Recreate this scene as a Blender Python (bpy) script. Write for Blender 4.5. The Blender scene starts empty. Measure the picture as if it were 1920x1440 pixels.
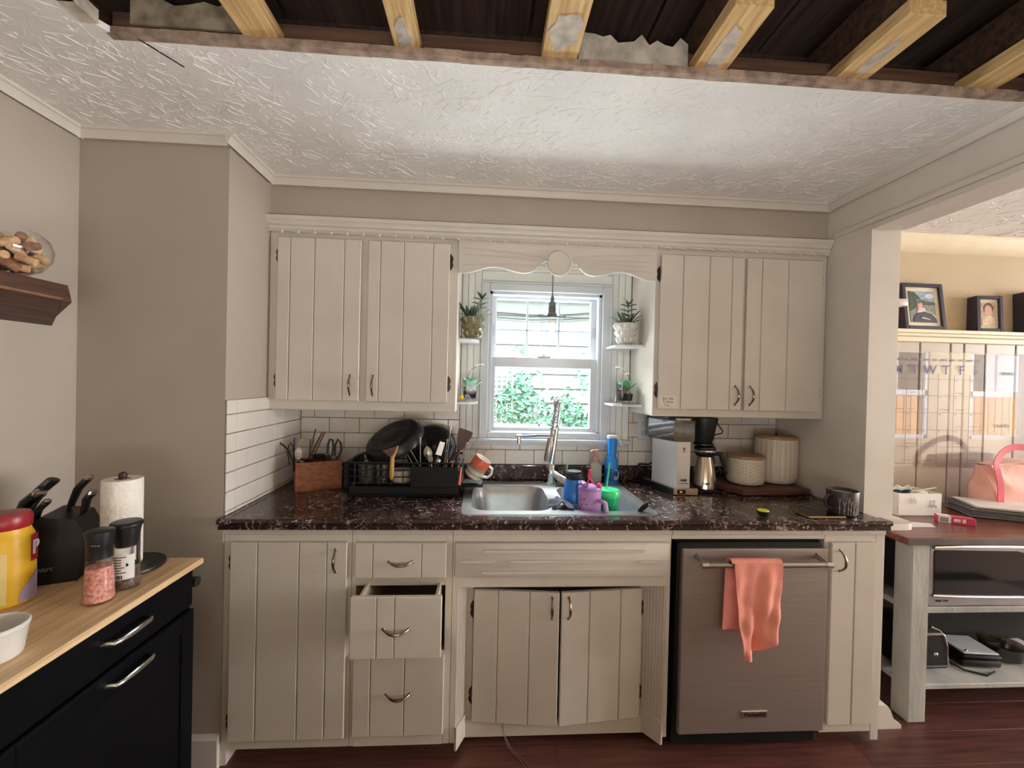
import bpy, bmesh, math, random
from math import sin, cos, pi, radians, sqrt
from mathutils import Vector, Matrix, noise
random.seed(7)
SC = bpy.context.scene
COL = SC.collection

# ------------------------------------------------------------------ camera, sky, lamps, exposure
CAM_F, CAM_POS = 792.36, (0.9341, -2.1932, 1.4275)
YAW, PIT, ROL = 0.0617, -0.0083, 0.0233
fw = Vector((sin(YAW)*cos(PIT), cos(YAW)*cos(PIT), sin(PIT)))
rt = Vector((cos(YAW), -sin(YAW), 0)); up = rt.cross(fw)
r2 = cos(ROL)*rt + sin(ROL)*up; u2 = -sin(ROL)*rt + cos(ROL)*up
cam = bpy.data.objects.new('camera', bpy.data.cameras.new('camera'))
COL.objects.link(cam)
cam.matrix_world = Matrix(((r2.x, u2.x, -fw.x, CAM_POS[0]), (r2.y, u2.y, -fw.y, CAM_POS[1]), (r2.z, u2.z, -fw.z, CAM_POS[2]), (0, 0, 0, 1)))
cam.data.sensor_width = 36; cam.data.lens = CAM_F/1920*36; cam.data.clip_start = 0.02
SC.camera = cam
SC.view_settings.view_transform = 'Standard'; SC.view_settings.look = 'None'
SC.view_settings.exposure = 0.35; SC.view_settings.gamma = 1.0; SC.view_settings.use_curve_mapping = False
SC.cycles.max_bounces = 10; SC.cycles.diffuse_bounces = 5; SC.cycles.sample_clamp_indirect = 6

W = bpy.data.worlds.new('sky'); SC.world = W; W.use_nodes = True
bg = W.node_tree.nodes['Background']
bg.inputs['Color'].default_value = (0.86, 0.94, 1.0, 1); bg.inputs['Strength'].default_value = 3.0

def lamp(name, kind, loc, power, color, rot=(0, 0, 0), size=None, size_y=None, radius=None, angle=None):
    d = bpy.data.lights.new(name, kind); d.energy = power; d.color = color
    if size: d.size = size
    if size_y: d.shape = 'RECTANGLE'; d.size_y = size_y
    if radius: d.shadow_soft_size = radius
    if angle: d.angle = angle
    o = bpy.data.objects.new(name, d); o.location = loc; o.rotation_euler = rot; COL.objects.link(o)
    return o
# added area lamp for the daylight from the right; its far window is unseen
lamp('daylight_from_right', 'AREA', (8.25, -1.45, 1.45), 285, (0.97, 0.98, 1.0), (0, radians(90), 0), 1.5, 2.4)
lamp('evening_sun', 'SUN', (12, 6, 6), 26, (1.0, 0.80, 0.56), Vector((-.85, -.45, -.25)).to_track_quat('-Z', 'Y').to_euler(), angle=radians(.6))
lamp('dining_lamp', 'POINT', (3.75, -1.75, 1.62), 2.4, (1.0, 0.66, 0.36), radius=0.07)
lamp('pendant_bulb', 'POINT', (1.246, -.16, 1.69), 1.2, (1.0, 0.98, 0.95), radius=.018)
# unseen area lamp added behind the camera, aimed up to brighten the ceiling
lamp('rear_fill_up', 'AREA', (1.1, -2.98, 0.85), 28, (0.95, 0.97, 1.0), (radians(165), 0, 0), 1.6, 0.5)
# unseen area lamps added outside the kitchen window, boosting daylight from above and below
lamp('yard_fill_down', 'AREA', (1.25, 1.15, 3.0), 800, (0.90, 0.97, 1.0), (radians(-37), 0, 0), 3.2, 0.9)
lamp('yard_fill_up', 'AREA', (1.25, 0.90, 0.60), 130, (0.90, 0.96, 1.0), (radians(-130), 0, 0), 3.0, 0.6)

# ------------------------------------------------------------------ materials
def lin(c): return tuple((v/12.92 if v <= .04045 else ((v+.055)/1.055)**2.4) for v in c)
def rgb(r, g, b): return lin((r/255, g/255, b/255))
_M = {}
def mat(name, col, rough=0.5, metal=0.0, var=0.05, scale=9.0, bump=0.0, bscale=60.0, trans=0.0, coat=0.0, emit=None, es=1.0, stretch=(1, 1, 1), col2=None, spec=0.5, sss=0.0):
    if name in _M: return _M[name]
    m = bpy.data.materials.new(name); m.use_nodes = True
    nt = m.node_tree; b = nt.nodes['Principled BSDF']; N = nt.nodes.new; L = nt.links.new
    tc = N('ShaderNodeTexCoord'); mp = N('ShaderNodeMapping'); mp.inputs['Scale'].default_value = stretch
    L(tc.outputs['Object'], mp.inputs['Vector'])
    nz = N('ShaderNodeTexNoise'); nz.inputs['Scale'].default_value = scale; nz.inputs['Detail'].default_value = 4
    L(mp.outputs['Vector'], nz.inputs['Vector'])
    mx = N('ShaderNodeMix'); mx.data_type = 'RGBA'
    c2 = col2 if col2 else tuple(max(0, v*(1-2.5*var)) for v in col)
    c1 = col if col2 else tuple(min(1, v*(1+var)) for v in col)
    mx.inputs['A'].default_value = (*c1, 1); mx.inputs['B'].default_value = (*c2, 1)
    rp = N('ShaderNodeValToRGB'); rp.color_ramp.elements[0].position = .35; rp.color_ramp.elements[1].position = .7
    L(nz.outputs['Fac'], rp.inputs['Fac']); L(rp.outputs['Color'], mx.inputs['Factor'])
    L(mx.outputs['Result'], b.inputs['Base Color'])
    b.inputs['Roughness'].default_value = rough; b.inputs['Metallic'].default_value = metal
    b.inputs['Transmission Weight'].default_value = trans; b.inputs['Coat Weight'].default_value = coat
    b.inputs['Specular IOR Level'].default_value = spec
    if sss: b.inputs['Subsurface Weight'].default_value = sss; b.inputs['Subsurface Radius'].default_value = (.01, .01, .01)
    if emit: b.inputs['Emission Color'].default_value = (*emit, 1); b.inputs['Emission Strength'].default_value = es
    if bump:
        n2 = N('ShaderNodeTexNoise'); n2.inputs['Scale'].default_value = bscale; n2.inputs['Detail'].default_value = 3
        L(mp.outputs['Vector'], n2.inputs['Vector'])
        bp = N('ShaderNodeBump'); bp.inputs['Strength'].default_value = bump; bp.inputs['Distance'].default_value = .01
        L(n2.outputs['Fac'], bp.inputs['Height']); L(bp.outputs['Normal'], b.inputs['Normal'])
    _M[name] = m; return m

def wood(name, c1, c2, rough=.5, axis=0, scale=6, coat=0.0):
    if name in _M: return _M[name]
    st = [14, 14, 14]; st[axis] = 1.0
    m = mat(name, c1, rough, var=.0, scale=scale, stretch=tuple(st), col2=c2, bump=.12, bscale=20, coat=coat)
    return m

def thin_glass(name, tint=(1, 1, 1), rough=0.0, refl=1.0):
    if name in _M: return _M[name]
    m = bpy.data.materials.new(name); m.use_nodes = True; nt = m.node_tree; nt.nodes.clear(); N = nt.nodes.new; L = nt.links.new
    o = N('ShaderNodeOutputMaterial'); mx = N('ShaderNodeMixShader'); t = N('ShaderNodeBsdfTransparent'); g = N('ShaderNodeBsdfGlossy')
    fr = N('ShaderNodeLayerWeight'); fr.inputs['Blend'].default_value = .5
    pw = N('ShaderNodeMath'); pw.operation = 'POWER'; pw.inputs[1].default_value = 5; L(fr.outputs['Facing'], pw.inputs[0])
    mul = N('ShaderNodeMath'); mul.operation = 'MULTIPLY_ADD'; mul.inputs[1].default_value = .9*min(refl, 1.05); mul.inputs[2].default_value = .04*refl; mul.use_clamp = True
    nz = N('ShaderNodeTexNoise'); nz.inputs['Scale'].default_value = 4
    bp = N('ShaderNodeBump'); bp.inputs['Strength'].default_value = .01; L(nz.outputs['Fac'], bp.inputs['Height']); L(bp.outputs['Normal'], g.inputs['Normal'])
    t.inputs['Color'].default_value = (*tint, 1); g.inputs['Roughness'].default_value = rough
    L(pw.outputs[0], mul.inputs[0]); L(mul.outputs[0], mx.inputs['Fac']); L(t.outputs[0], mx.inputs[1]); L(g.outputs[0], mx.inputs[2]); L(mx.outputs[0], o.inputs['Surface'])
    _M[name] = m; return m

def marble(name):
    m = bpy.data.materials.new(name); m.use_nodes = True; nt = m.node_tree; b = nt.nodes['Principled BSDF']; N = nt.nodes.new; L = nt.links.new
    tc = N('ShaderNodeTexCoord'); nz = N('ShaderNodeTexNoise'); nz.inputs['Scale'].default_value = 9; nz.inputs['Detail'].default_value = 5
    L(tc.outputs['Object'], nz.inputs['Vector'])
    wv = N('ShaderNodeMix'); wv.data_type = 'RGBA'; wv.blend_type = 'LINEAR_LIGHT'; wv.inputs['Factor'].default_value = .09
    L(tc.outputs['Object'], wv.inputs['A']); L(nz.outputs['Color'], wv.inputs['B'])
    # small pale flecks
    v1 = N('ShaderNodeTexVoronoi'); v1.feature = 'DISTANCE_TO_EDGE'; v1.inputs['Scale'].default_value = 26
    L(wv.outputs['Result'], v1.inputs['Vector'])
    r1 = N('ShaderNodeValToRGB'); e = r1.color_ramp.elements; e[0].position = .0; e[0].color = (1, 1, 1, 1); e[1].position = .05; e[1].color = (0, 0, 0, 1)
    L(v1.outputs['Distance'], r1.inputs['Fac'])
    n3 = N('ShaderNodeTexNoise'); n3.inputs['Scale'].default_value = 14; n3.inputs['Detail'].default_value = 2; L(tc.outputs['Object'], n3.inputs['Vector'])
    r3 = N('ShaderNodeValToRGB'); e = r3.color_ramp.elements; e[0].position = .46; e[0].color = (0, 0, 0, 1); e[1].position = .62; e[1].color = (1, 1, 1, 1)
    L(n3.outputs['Fac'], r3.inputs['Fac'])
    mu = N('ShaderNodeMath'); mu.operation = 'MULTIPLY'; L(r1.outputs['Color'], mu.inputs[0]); L(r3.outputs['Color'], mu.inputs[1])
    n4 = N('ShaderNodeTexNoise'); n4.inputs['Scale'].default_value = 62; n4.inputs['Detail'].default_value = 2; L(wv.outputs['Result'], n4.inputs['Vector'])
    r4 = N('ShaderNodeValToRGB'); e = r4.color_ramp.elements; e[0].position = .635; e[0].color = (0, 0, 0, 1); e[1].position = .70; e[1].color = (1, 1, 1, 1)
    L(n4.outputs['Fac'], r4.inputs['Fac'])
    mxm = N('ShaderNodeMath'); mxm.operation = 'MAXIMUM'; L(mu.outputs[0], mxm.inputs[0]); L(r4.outputs['Color'], mxm.inputs[1])
    base = N('ShaderNodeMix'); base.data_type = 'RGBA'; base.inputs['A'].default_value = (*rgb(26, 18, 19), 1); base.inputs['B'].default_value = (*rgb(66, 44, 40), 1)
    L(nz.outputs['Fac'], base.inputs['Factor'])
    fin = N('ShaderNodeMix'); fin.data_type = 'RGBA'; L(mxm.outputs[0], fin.inputs['Factor']); L(base.outputs['Result'], fin.inputs['A']); fin.inputs['B'].default_value = (*rgb(190, 170, 160), 1)
    L(fin.outputs['Result'], b.inputs['Base Color']); b.inputs['Roughness'].default_value = .15
    _M[name] = m; return m

WHITE = mat('cabinet_white_paint', rgb(212, 203, 192), .38, var=.025, scale=5, bump=.03, bscale=90)
TRIMW = mat('trim_white_paint', rgb(218, 210, 200), .4, var=.02, scale=6, bump=.02)
WINW = mat('window_white_vinyl', rgb(208, 212, 218), .35, var=.015)
GREIGE = mat('greige_wall_paint', rgb(176, 164, 150), .75, var=.02, scale=3, bump=.05, bscale=140)
DINING = mat('dining_wall_paint', rgb(192, 174, 142), .75, var=.02, scale=3, bump=.05, bscale=140)
STUCCO = mat('ceiling_stucco', rgb(238, 235, 230), .8, var=.03, scale=4, bump=.25, bscale=45)
NICKEL = mat('aged_nickel', rgb(150, 135, 118), .3, 1.0, var=.12, scale=40)
DARKMET = mat('dark_hinge_metal', rgb(95, 82, 72), .38, 1.0, var=.2, scale=40)
CHROME = mat('chrome', rgb(215, 215, 215), .12, 1.0, var=.02)
STEEL = mat('brushed_steel', rgb(176, 170, 164), .33, 1.0, var=.04, scale=8, stretch=(40, 1, 1))
STEELDW = mat('dishwasher_steel', rgb(178, 168, 162), .42, .75, var=.03, scale=5, stretch=(1, 30, 30))
BLACK = mat('black_plastic', rgb(20, 20, 22), .4, var=.1)
BLACKM = mat('black_matte', rgb(16, 16, 19), .6, var=.1, spec=.3)
CARTB = mat('black_cart_paint', rgb(11, 11, 14), .5, var=.08, spec=.07)
TILEW = mat('glazed_white_tile', rgb(222, 214, 204), .16, var=.03, scale=3, bump=.02, bscale=18)
GROUT = mat('dark_grout', rgb(92, 80, 70), .9)
MARB = marble('dark_marble_laminate')
def glossy(n, c, r=.3, **k): return mat(n, c, r, **k)
GLASS = thin_glass('clear_glass')
PANE = thin_glass('window_pane_glass', (.96, .98, .98))
ACRYL = thin_glass('acrylic_sheet', (.97, .97, .98), 0.0, 2.0)
BUTCH = wood('butcher_block', rgb(226, 194, 150), rgb(192, 152, 108), .4, 1, 5)
STUD = wood('raw_pine', rgb(224, 190, 134), rgb(186, 146, 92), .75, 1, 7)
OLDW = wood('old_dark_timber', rgb(92, 66, 50), rgb(52, 38, 30), .8, 0, 5)
SUBF = wood('dark_subfloor', rgb(74, 52, 40), rgb(40, 29, 24), .85, 1, 4)
PLAST = mat('old_plaster', rgb(196, 184, 168), .9, var=.15, scale=25, bump=.4, bscale=50)
GYPS = mat('torn_board_edge', rgb(168, 144, 126), .95, var=.2, scale=30)

# ------------------------------------------------------------------ mesh helpers
class MB:
    def __init__(s): s.v = []; s.f = []; s.m = []; s.mi = 0; s.T = None
    def add(s, vs, fs):
        o = len(s.v)
        if s.T is not None: vs = [s.T @ Vector(p) for p in vs]
        s.v += [tuple(p) for p in vs]; s.f += [tuple(i+o for i in f) for f in fs]; s.m += [s.mi]*len(fs); return s
    def box(s, x0, y0, z0, x1, y1, z1):
        if x0 > x1: x0, x1 = x1, x0
        if y0 > y1: y0, y1 = y1, y0
        if z0 > z1: z0, z1 = z1, z0
        return s.add([(x0, y0, z0), (x1, y0, z0), (x1, y1, z0), (x0, y1, z0), (x0, y0, z1), (x1, y0, z1), (x1, y1, z1), (x0, y1, z1)],
                     [(0, 3, 2, 1), (4, 5, 6, 7), (0, 1, 5, 4), (1, 2, 6, 5), (2, 3, 7, 6), (3, 0, 4, 7)])
    def bbox(s, x0, y0, z0, x1, y1, z1, b=.003):
        if x0 > x1: x0, x1 = x1, x0
        if y0 > y1: y0, y1 = y1, y0
        if z0 > z1: z0, z1 = z1, z0
        bm = bmesh.new(); bmesh.ops.create_cube(bm, size=1, matrix=Matrix.Translation(((x0+x1)/2, (y0+y1)/2, (z0+z1)/2)) @ Matrix.Diagonal((x1-x0, y1-y0, z1-z0, 1)))
        bmesh.ops.bevel(bm, geom=bm.edges[:], offset=min(b, .45*min(x1-x0, y1-y0, z1-z0)), segments=2 if b > .004 else 1, affect='EDGES', profile=.5)
        return s.bm(bm)
    def bm(s, bm):
        bm.verts.ensure_lookup_table(); bm.verts.index_update()
        s.add([v.co.copy() for v in bm.verts], [[v.index for v in f.verts] for f in bm.faces]); bm.free(); return s
    def ring(s, rings, cap0=True, cap1=True, closed=False):
        n = len(rings[0]); vs = [p for r in rings for p in r]; fs = []
        k = len(rings)
        for i in range(k if closed else k-1):
            a, b = i*n, ((i+1) % k)*n
            for j in range(n): fs.append((a+j, a+(j+1) % n, b+(j+1) % n, b+j))
        if not closed:
            if cap0: fs.append(tuple(range(n-1, -1, -1)))
            if cap1: fs.append(tuple((k-1)*n+j for j in range(n)))
        return s.add(vs, fs)
    def tube(s, pts, r, n=8, caps=True, closed=False, flat=1.0):
        pts = [Vector(p) for p in pts]; R = r if isinstance(r, (list, tuple)) else [r]*len(pts)
        rings = []; prev = None
        for i, p in enumerate(pts):
            if closed: t = pts[(i+1) % len(pts)]-pts[i-1]
            else: t = pts[min(i+1, len(pts)-1)]-pts[max(i-1, 0)]
            t.normalize()
            if prev is None:
                a = Vector((0, 0, 1)) if abs(t.z) < .9 else Vector((1, 0, 0))
                u = t.cross(a).normalized()
            else: u = (prev-t*prev.dot(t)).normalized()
            prev = u; w = t.cross(u)
            rings.append([p+R[i]*(cos(2*pi*j/n)*u+flat*sin(2*pi*j/n)*w) for j in range(n)])
        return s.ring(rings, caps, caps, closed)
    def cyl(s, p0, p1, r0, r1=None, n=16): return s.tube([p0, p1], [r0, r1 if r1 is not None else r0], n)
    def lathe(s, prof, c=(0, 0, 0), n=24, axis='z', cap0=True, cap1=True, sq=None):
        rings = []
        for r, z in prof:
            ring = []
            for j in range(n):
                a = 2*pi*j/n; x, y = r*cos(a), r*sin(a)
                if axis == 'z': q = (c[0]+x, c[1]+y, c[2]+z)
                elif axis == 'y': q = (c[0]+x, c[1]-z, c[2]+y)
                else: q = (c[0]+z, c[1]+x, c[2]+y)
                ring.append(Vector(q))
            rings.append(ring)
        return s.ring(rings, cap0, cap1)
    def prism(s, poly, axis, d0, d1):
        n = len(poly)
        def P(u, v, d): return {'x': (d, u, v), 'y': (u, d, v), 'z': (u, v, d)}[axis]
        vs = [P(u, v, d0) for u, v in poly]+[P(u, v, d1) for u, v in poly]
        return s.add(vs, [tuple(range(n-1, -1, -1)), tuple(range(n, 2*n))]+[(i, (i+1) % n, n+(i+1) % n, n+i) for i in range(n)])
    def sph(s, c, r, n=12, m=8, sc=(1, 1, 1)):
        rings = []
        for i in range(1, m):
            t = pi*i/m; rings.append([Vector((c[0]+sc[0]*r*sin(t)*cos(2*pi*j/n), c[1]+sc[1]*r*sin(t)*sin(2*pi*j/n), c[2]-sc[2]*r*cos(t))) for j in range(n)])
        k = len(rings); vs = [p for q in rings for p in q]+[Vector((c[0], c[1], c[2]-sc[2]*r)), Vector((c[0], c[1], c[2]+sc[2]*r))]
        fs = []
        for i in range(k-1):
            for j in range(n): fs.append((i*n+j, i*n+(j+1) % n, (i+1)*n+(j+1) % n, (i+1)*n+j))
        for j in range(n): fs.append((k*n, (j+1) % n, j)); fs.append((k*n+1, (k-1)*n+j, (k-1)*n+(j+1) % n))
        return s.add(vs, fs)
    def grid(s, fn, nu, nv, th=0.0):
        P = [[Vector(fn(i/nu, j/nv)) for j in range(nv+1)] for i in range(nu+1)]
        vs = [p for r in P for p in r]; w = nv+1
        fs = [(i*w+j, (i+1)*w+j, (i+1)*w+j+1, i*w+j+1) for i in range(nu) for j in range(nv)]
        if th:
            N = [Vector() for _ in vs]
            for f in fs:
                nn = (vs[f[1]]-vs[f[0]]).cross(vs[f[3]]-vs[f[0]])
                for i in f: N[i] += nn
            o = len(vs); vs = vs+[p-th*(N[i].normalized() if N[i].length > 0 else N[i]) for i, p in enumerate(vs)]
            fs = fs+[tuple(reversed([i+o for i in f])) for f in fs]
            bd = [i*w for i in range(nu+1)]+[nu*w+j for j in range(1, nv+1)]+[i*w+nv for i in range(nu-1, -1, -1)]+[j for j in range(nv-1, 0, -1)]
            for k in range(len(bd)): a, b = bd[k], bd[(k+1) % len(bd)]; fs.append((b, a, a+o, b+o))
        return s.add(vs, fs)
    def build(s, name, m, parent=None, smooth=35, local=False):
        me = bpy.data.meshes.new(name)
        off = (0, 0, 0)
        if parent is not None and not local: off = ROOT.get(parent.name, (0, 0, 0))
        me.from_pydata([(p[0]-off[0], p[1]-off[1], p[2]-off[2]) for p in s.v], [], s.f)
        ms = m if isinstance(m, (list, tuple)) else [m]
        for q in ms: me.materials.append(q)
        if len(ms) > 1: me.polygons.foreach_set('material_index', s.m)
        bm = bmesh.new(); bm.from_mesh(me); bmesh.ops.recalc_face_normals(bm, faces=bm.faces); bm.to_mesh(me); bm.free()
        if smooth:
            me.polygons.foreach_set('use_smooth', [True]*len(me.polygons)); me.set_sharp_from_angle(angle=radians(smooth))
        o = bpy.data.objects.new(name, me); COL.objects.link(o)
        if parent is not None: o.parent = parent; ROOT[o.name] = off
        return o
ROOT = {}
def tag(o, label=None, cat=None, group=None, kind=None):
    if label: o['label'] = label
    if cat: o['category'] = cat
    if group: o['group'] = group
    if kind: o['kind'] = kind
    return o
def thing(name, label, cat, loc=(0, 0, 0), group=None):
    o = bpy.data.objects.new(name, None); COL.objects.link(o); o.location = loc; o.empty_display_size = .05
    ROOT[o.name] = tuple(loc); return tag(o, label, cat, group)
def solo(mb, name, m, label, cat, group=None, smooth=35):       # a thing that is one mesh; origin at its base
    xs = [p[0] for p in mb.v]; ys = [p[1] for p in mb.v]; zs = [p[2] for p in mb.v]
    c = ((min(xs)+max(xs))/2, (min(ys)+max(ys))/2, min(zs)); mb.v = [(p[0]-c[0], p[1]-c[1], p[2]-c[2]) for p in mb.v]
    o = mb.build(name, m, None, smooth); o.location = c; ROOT[o.name] = c
    return tag(o, label, cat, group)
def struct(mb, name, m, parent=None, smooth=35):
    o = mb.build(name, m, parent, smooth)
    if parent is None: o['kind'] = 'structure'; ROOT[o.name] = (0, 0, 0)
    return o
def share(src, name, parent, loc, mats=None):
    o = bpy.data.objects.new(name, src.data); COL.objects.link(o); o.parent = parent; o.location = loc; return o
def copy_tree(o, parent=None):
    c = o.copy(); COL.objects.link(c)
    if parent is not None: c.parent = parent
    for ch in list(o.children): copy_tree(ch, c)
    return c
def text_mb(txt, size, T, depth=.0006, bold=0.0, align='CENTER'):
    cu = bpy.data.curves.new('lettering', 'FONT'); cu.body = txt; cu.size = size; cu.extrude = depth; cu.align_x = align; cu.align_y = 'CENTER'; cu.offset = bold; cu.resolution_u = 2
    ob = bpy.data.objects.new('lettering', cu); COL.objects.link(ob)
    dg = bpy.context.evaluated_depsgraph_get(); dg.update()
    me = bpy.data.meshes.new_from_object(ob.evaluated_get(dg)); mb = MB()
    mb.add([T @ v.co for v in me.vertices], [tuple(p.vertices) for p in me.polygons])
    bpy.data.objects.remove(ob); bpy.data.curves.remove(cu); bpy.data.meshes.remove(me)
    return mb
def join(*mbs):
    o = MB()
    for i, b in enumerate(mbs):
        k = len(o.v); o.v += b.v; o.f += [tuple(x+k for x in f) for f in b.f]; o.m += b.m
    return o
def TF(loc, rx=0, ry=0, rz=0): return Matrix.Translation(loc) @ Matrix.Rotation(rz, 4, 'Z') @ Matrix.Rotation(ry, 4, 'Y') @ Matrix.Rotation(rx, 4, 'X')
FRONT = lambda x, y, z, rz=0: TF((x, y, z), pi/2, 0, rz)      # lettering on a face that looks to -Y
def arc(c, r, a0, a1, n, ax='xz'):
    out = []
    for i in range(n+1):
        a = a0+(a1-a0)*i/n; u, v = r*cos(a), r*sin(a)
        out.append({'xz': (c[0]+u, c[1], c[2]+v), 'yz': (c[0], c[1]+u, c[2]+v), 'xy': (c[0]+u, c[1]+v, c[2])}[ax])
    return out

H = 2.272
XR = 2.503          # kitchen face of the right-hand stub wall
# ------------------------------------------------------------------ setting
fl = struct(MB().box(-1.2, -3.1, -.06, 8.3, .1, -.012), 'floor', mat('floor_underlay', rgb(60, 34, 30), .8))
FM = [wood('red_brown_floor_%s' % w, rgb(*a), rgb(*b), .34, 0, 4) for w, a, b in (('mid', (102, 60, 53), (70, 40, 36)), ('dark', (96, 56, 49), (64, 37, 33)), ('light', (108, 65, 57), (76, 44, 40)))]
row = 0; y = 0.05
while y > -1.75:
    x = -.6-random.random()*.9
    while x < 4.8:
        w = 1.2
        a, b = max(x, -.505), min(x+w, 4.85)
        if b-a > .05 and not (y < -.9 and b < -.3):
            MB().bbox(a, y-.1494, -.012, b-.0006, y, 0, .0006).build('plank', random.choice(FM), fl)
        x += w
    y -= .15
struct(MB().box(-.505, -3.1, -.012, 8.2, -1.75, 0), 'floor_rear', FM[0])

# back wall of the kitchen with the window opening
wb = struct(MB().box(-.14, 0, 0, .945, .14, H+.3).box(1.535, 0, 0, 2.64, .14, H+.3).box(.945, 0, 0, 1.535, .14, 1.15).box(.945, 0, 1.888, 1.535, .14, H+.3), 'wall_back', GROUT)
def tiles(parent, plane, u0, u1, rows, first, pitch, cut=lambda a, b, c, d: [(a, b, c, d)], last=None):
    g = .0012
    for k, (z0, z1) in enumerate(rows):
        us = [u0]; q = first[k % len(first)]
        while q < u1-.004:
            if q > u0+.004: us.append(q)
            q += pitch
        us.append(u1)
        for a, b in zip(us, us[1:]):
            for (a2, b2, c2, d2) in cut(a, b, z0, z1):
                if b2-a2 < .006 or d2-c2 < .006: continue
                mb = MB()
                if plane == 'y': mb.bbox(a2+g, -.008, c2+g, b2-g, .001, d2-g, .0016)
                else: mb.bbox(-.001, a2+g, c2+g, .008, b2-g, d2-g, .0016)
                mb.build('tile', TILEW, parent)
R0 = [.992+.0757*k for k in range(6)]
def cutL(a, b, c, d):
    out = []
    for x0, x1, zt in ((0, .803, 1.30), (.803, 1.69, 1.105), (1.69, 2.5, 1.30)):
        aa, bb = max(a, x0), min(b, x1)
        if bb > aa and c < zt-.004: out.append((aa, bb, c, min(d, zt)))
    return out
tiles(wb, 'y', .009, XR, list(zip(R0, R0[1:])), [.149, .0745], .149, cutL)
# return wall with its end column of tiles
wr = struct(MB().box(-.14, -.613, 0, 0, -.0, H+.02), 'wall_return', GREIGE)
gb = struct(MB().box(0, -.612, .90, .0012, 0, 1.333), 'trim_grout', GROUT)
zr = [1.333]+[1.28-.0705*k for k in range(6)]; zr = [z for z in zr if z > .916]+[.914]
rowsL = [(b, a) for a, b in zip(zr, zr[1:])]
for k, (z0, z1) in enumerate(rowsL):
    us = [-.612, -.552]; q = -.552+(.072 if k % 2 else .144)
    while q < -.02: us.append(q); q += .144
    us.append(-.001)
    for a, b in zip(us, us[1:]): MB().bbox(.001, a+.0012, z0+.0012, .008, b-.0012, z1-.0012, .0016).build('tile', TILEW, wr)
struct(MB().box(-.506, -.613, 0, -.14, -.47, H+.02), 'wall_chase', GREIGE)
struct(MB().box(-.64, -3.1, 0, -.506, -.3, H+.02), 'wall_left', GREIGE)
struct(MB().box(-.0, -.32, 2.08, XR, .0, H+.02), 'wall_soffit', GREIGE)
# stub wall at the right, its column end, beam above the opening
struct(MB().box(XR, -.545, .862, 2.63, .0, H+.02).box(XR+.001, -.515, .0, 2.63, .0, .862), 'wall_right', TRIMW)
struct(MB().box(XR, -3.1, 2.105, 2.634, -.545, H+.02), 'wall_header', TRIMW)
struct(MB().bbox(XR-.004, -3.05, 2.083, 2.64, -.549, 2.105, .003).box(XR-.010, -3.05, 2.105, XR, -.36, 2.125), 'trim_header', TRIMW)
struct(MB().prism([(XR, -.60), (2.64, -.60), (2.665, -.593), (2.68, -.578), (2.685, -.555), (2.685, 0), (2.628, 0), (2.628, -.546), (XR+.022, -.546), (XR+.022, -.60)], 'z', .862, .888), 'trim_cap', TRIMW)
struct(MB().prism([(2.540, 0), (2.712, 0), (2.712, .016), (2.698, .024), (2.676, .045), (2.662, .080), (2.650, .096), (2.628, .10), (2.540, .10)], 'y', -.532, -.02), 'baseboard_right', TRIMW)
struct(MB().prism([(-.613, 0), (-.627, 0), (-.627, .11), (-.613, .125)], 'x', -.506, -.0), 'baseboard_chase', TRIMW)
struct(MB().bbox(2.63, -.52, 1.78, 2.70, -.48, 1.81, .006), 'trim_ledge_end', TRIMW)
# dining room shell
wd = struct(MB().box(2.63, .03, 0, 8.3, .16, H+.02), 'wall_dining', DINING)
struct(MB().box(-.64, -3.22, 0, 6.0, -3.1, H+.02).box(6.85, -3.22, 0, 7.45, -3.1, H+.02).box(8.3, -3.22, 0, 8.5, -3.1, H+.02).box(6.0, -3.22, 0, 6.85, -3.1, .78).box(6.0, -3.22, 1.98, 6.85, -3.1, H+.02).box(7.45, -3.22, 0, 8.3, -3.1, .78).box(7.45, -3.22, 1.98, 8.3, -3.1, H+.02), 'wall_rear', DINING)
struct(MB().bbox(8.285, -2.75, .65, 8.295, -.15, 2.25, .002), 'window_4', WINW)  # unseen opaque panel, added to keep the sun out of this opening
struct(MB().box(8.2, -3.1, 0, 8.3, -2.7, H+.02).box(8.2, -.2, 0, 8.3, .1, H+.02).box(8.2, -2.7, 0, 8.3, -.2, .7).box(8.2, -2.7, 2.2, 8.3, -.2, H+.02), 'wall_far_right', DINING)
for k, (xa, xb) in enumerate(((6.0, 6.85), (7.45, 8.3))):
    f = MB()
    for a, b, c, d in ((xa, xa+.05, .78, 1.98), (xb-.05, xb, .78, 1.98), (xa, xb, .78, .83), (xa, xb, 1.93, 1.98), (xa, xb, 1.35, 1.43)): f.bbox(a, -3.17, c, b, -3.11, d, .004)
    f.bbox((xa+xb)/2-.01, -3.16, 1.43, (xa+xb)/2+.01, -3.13, 1.93, .002)
    struct(f, 'window_%d' % (k+2), WINW)
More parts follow.
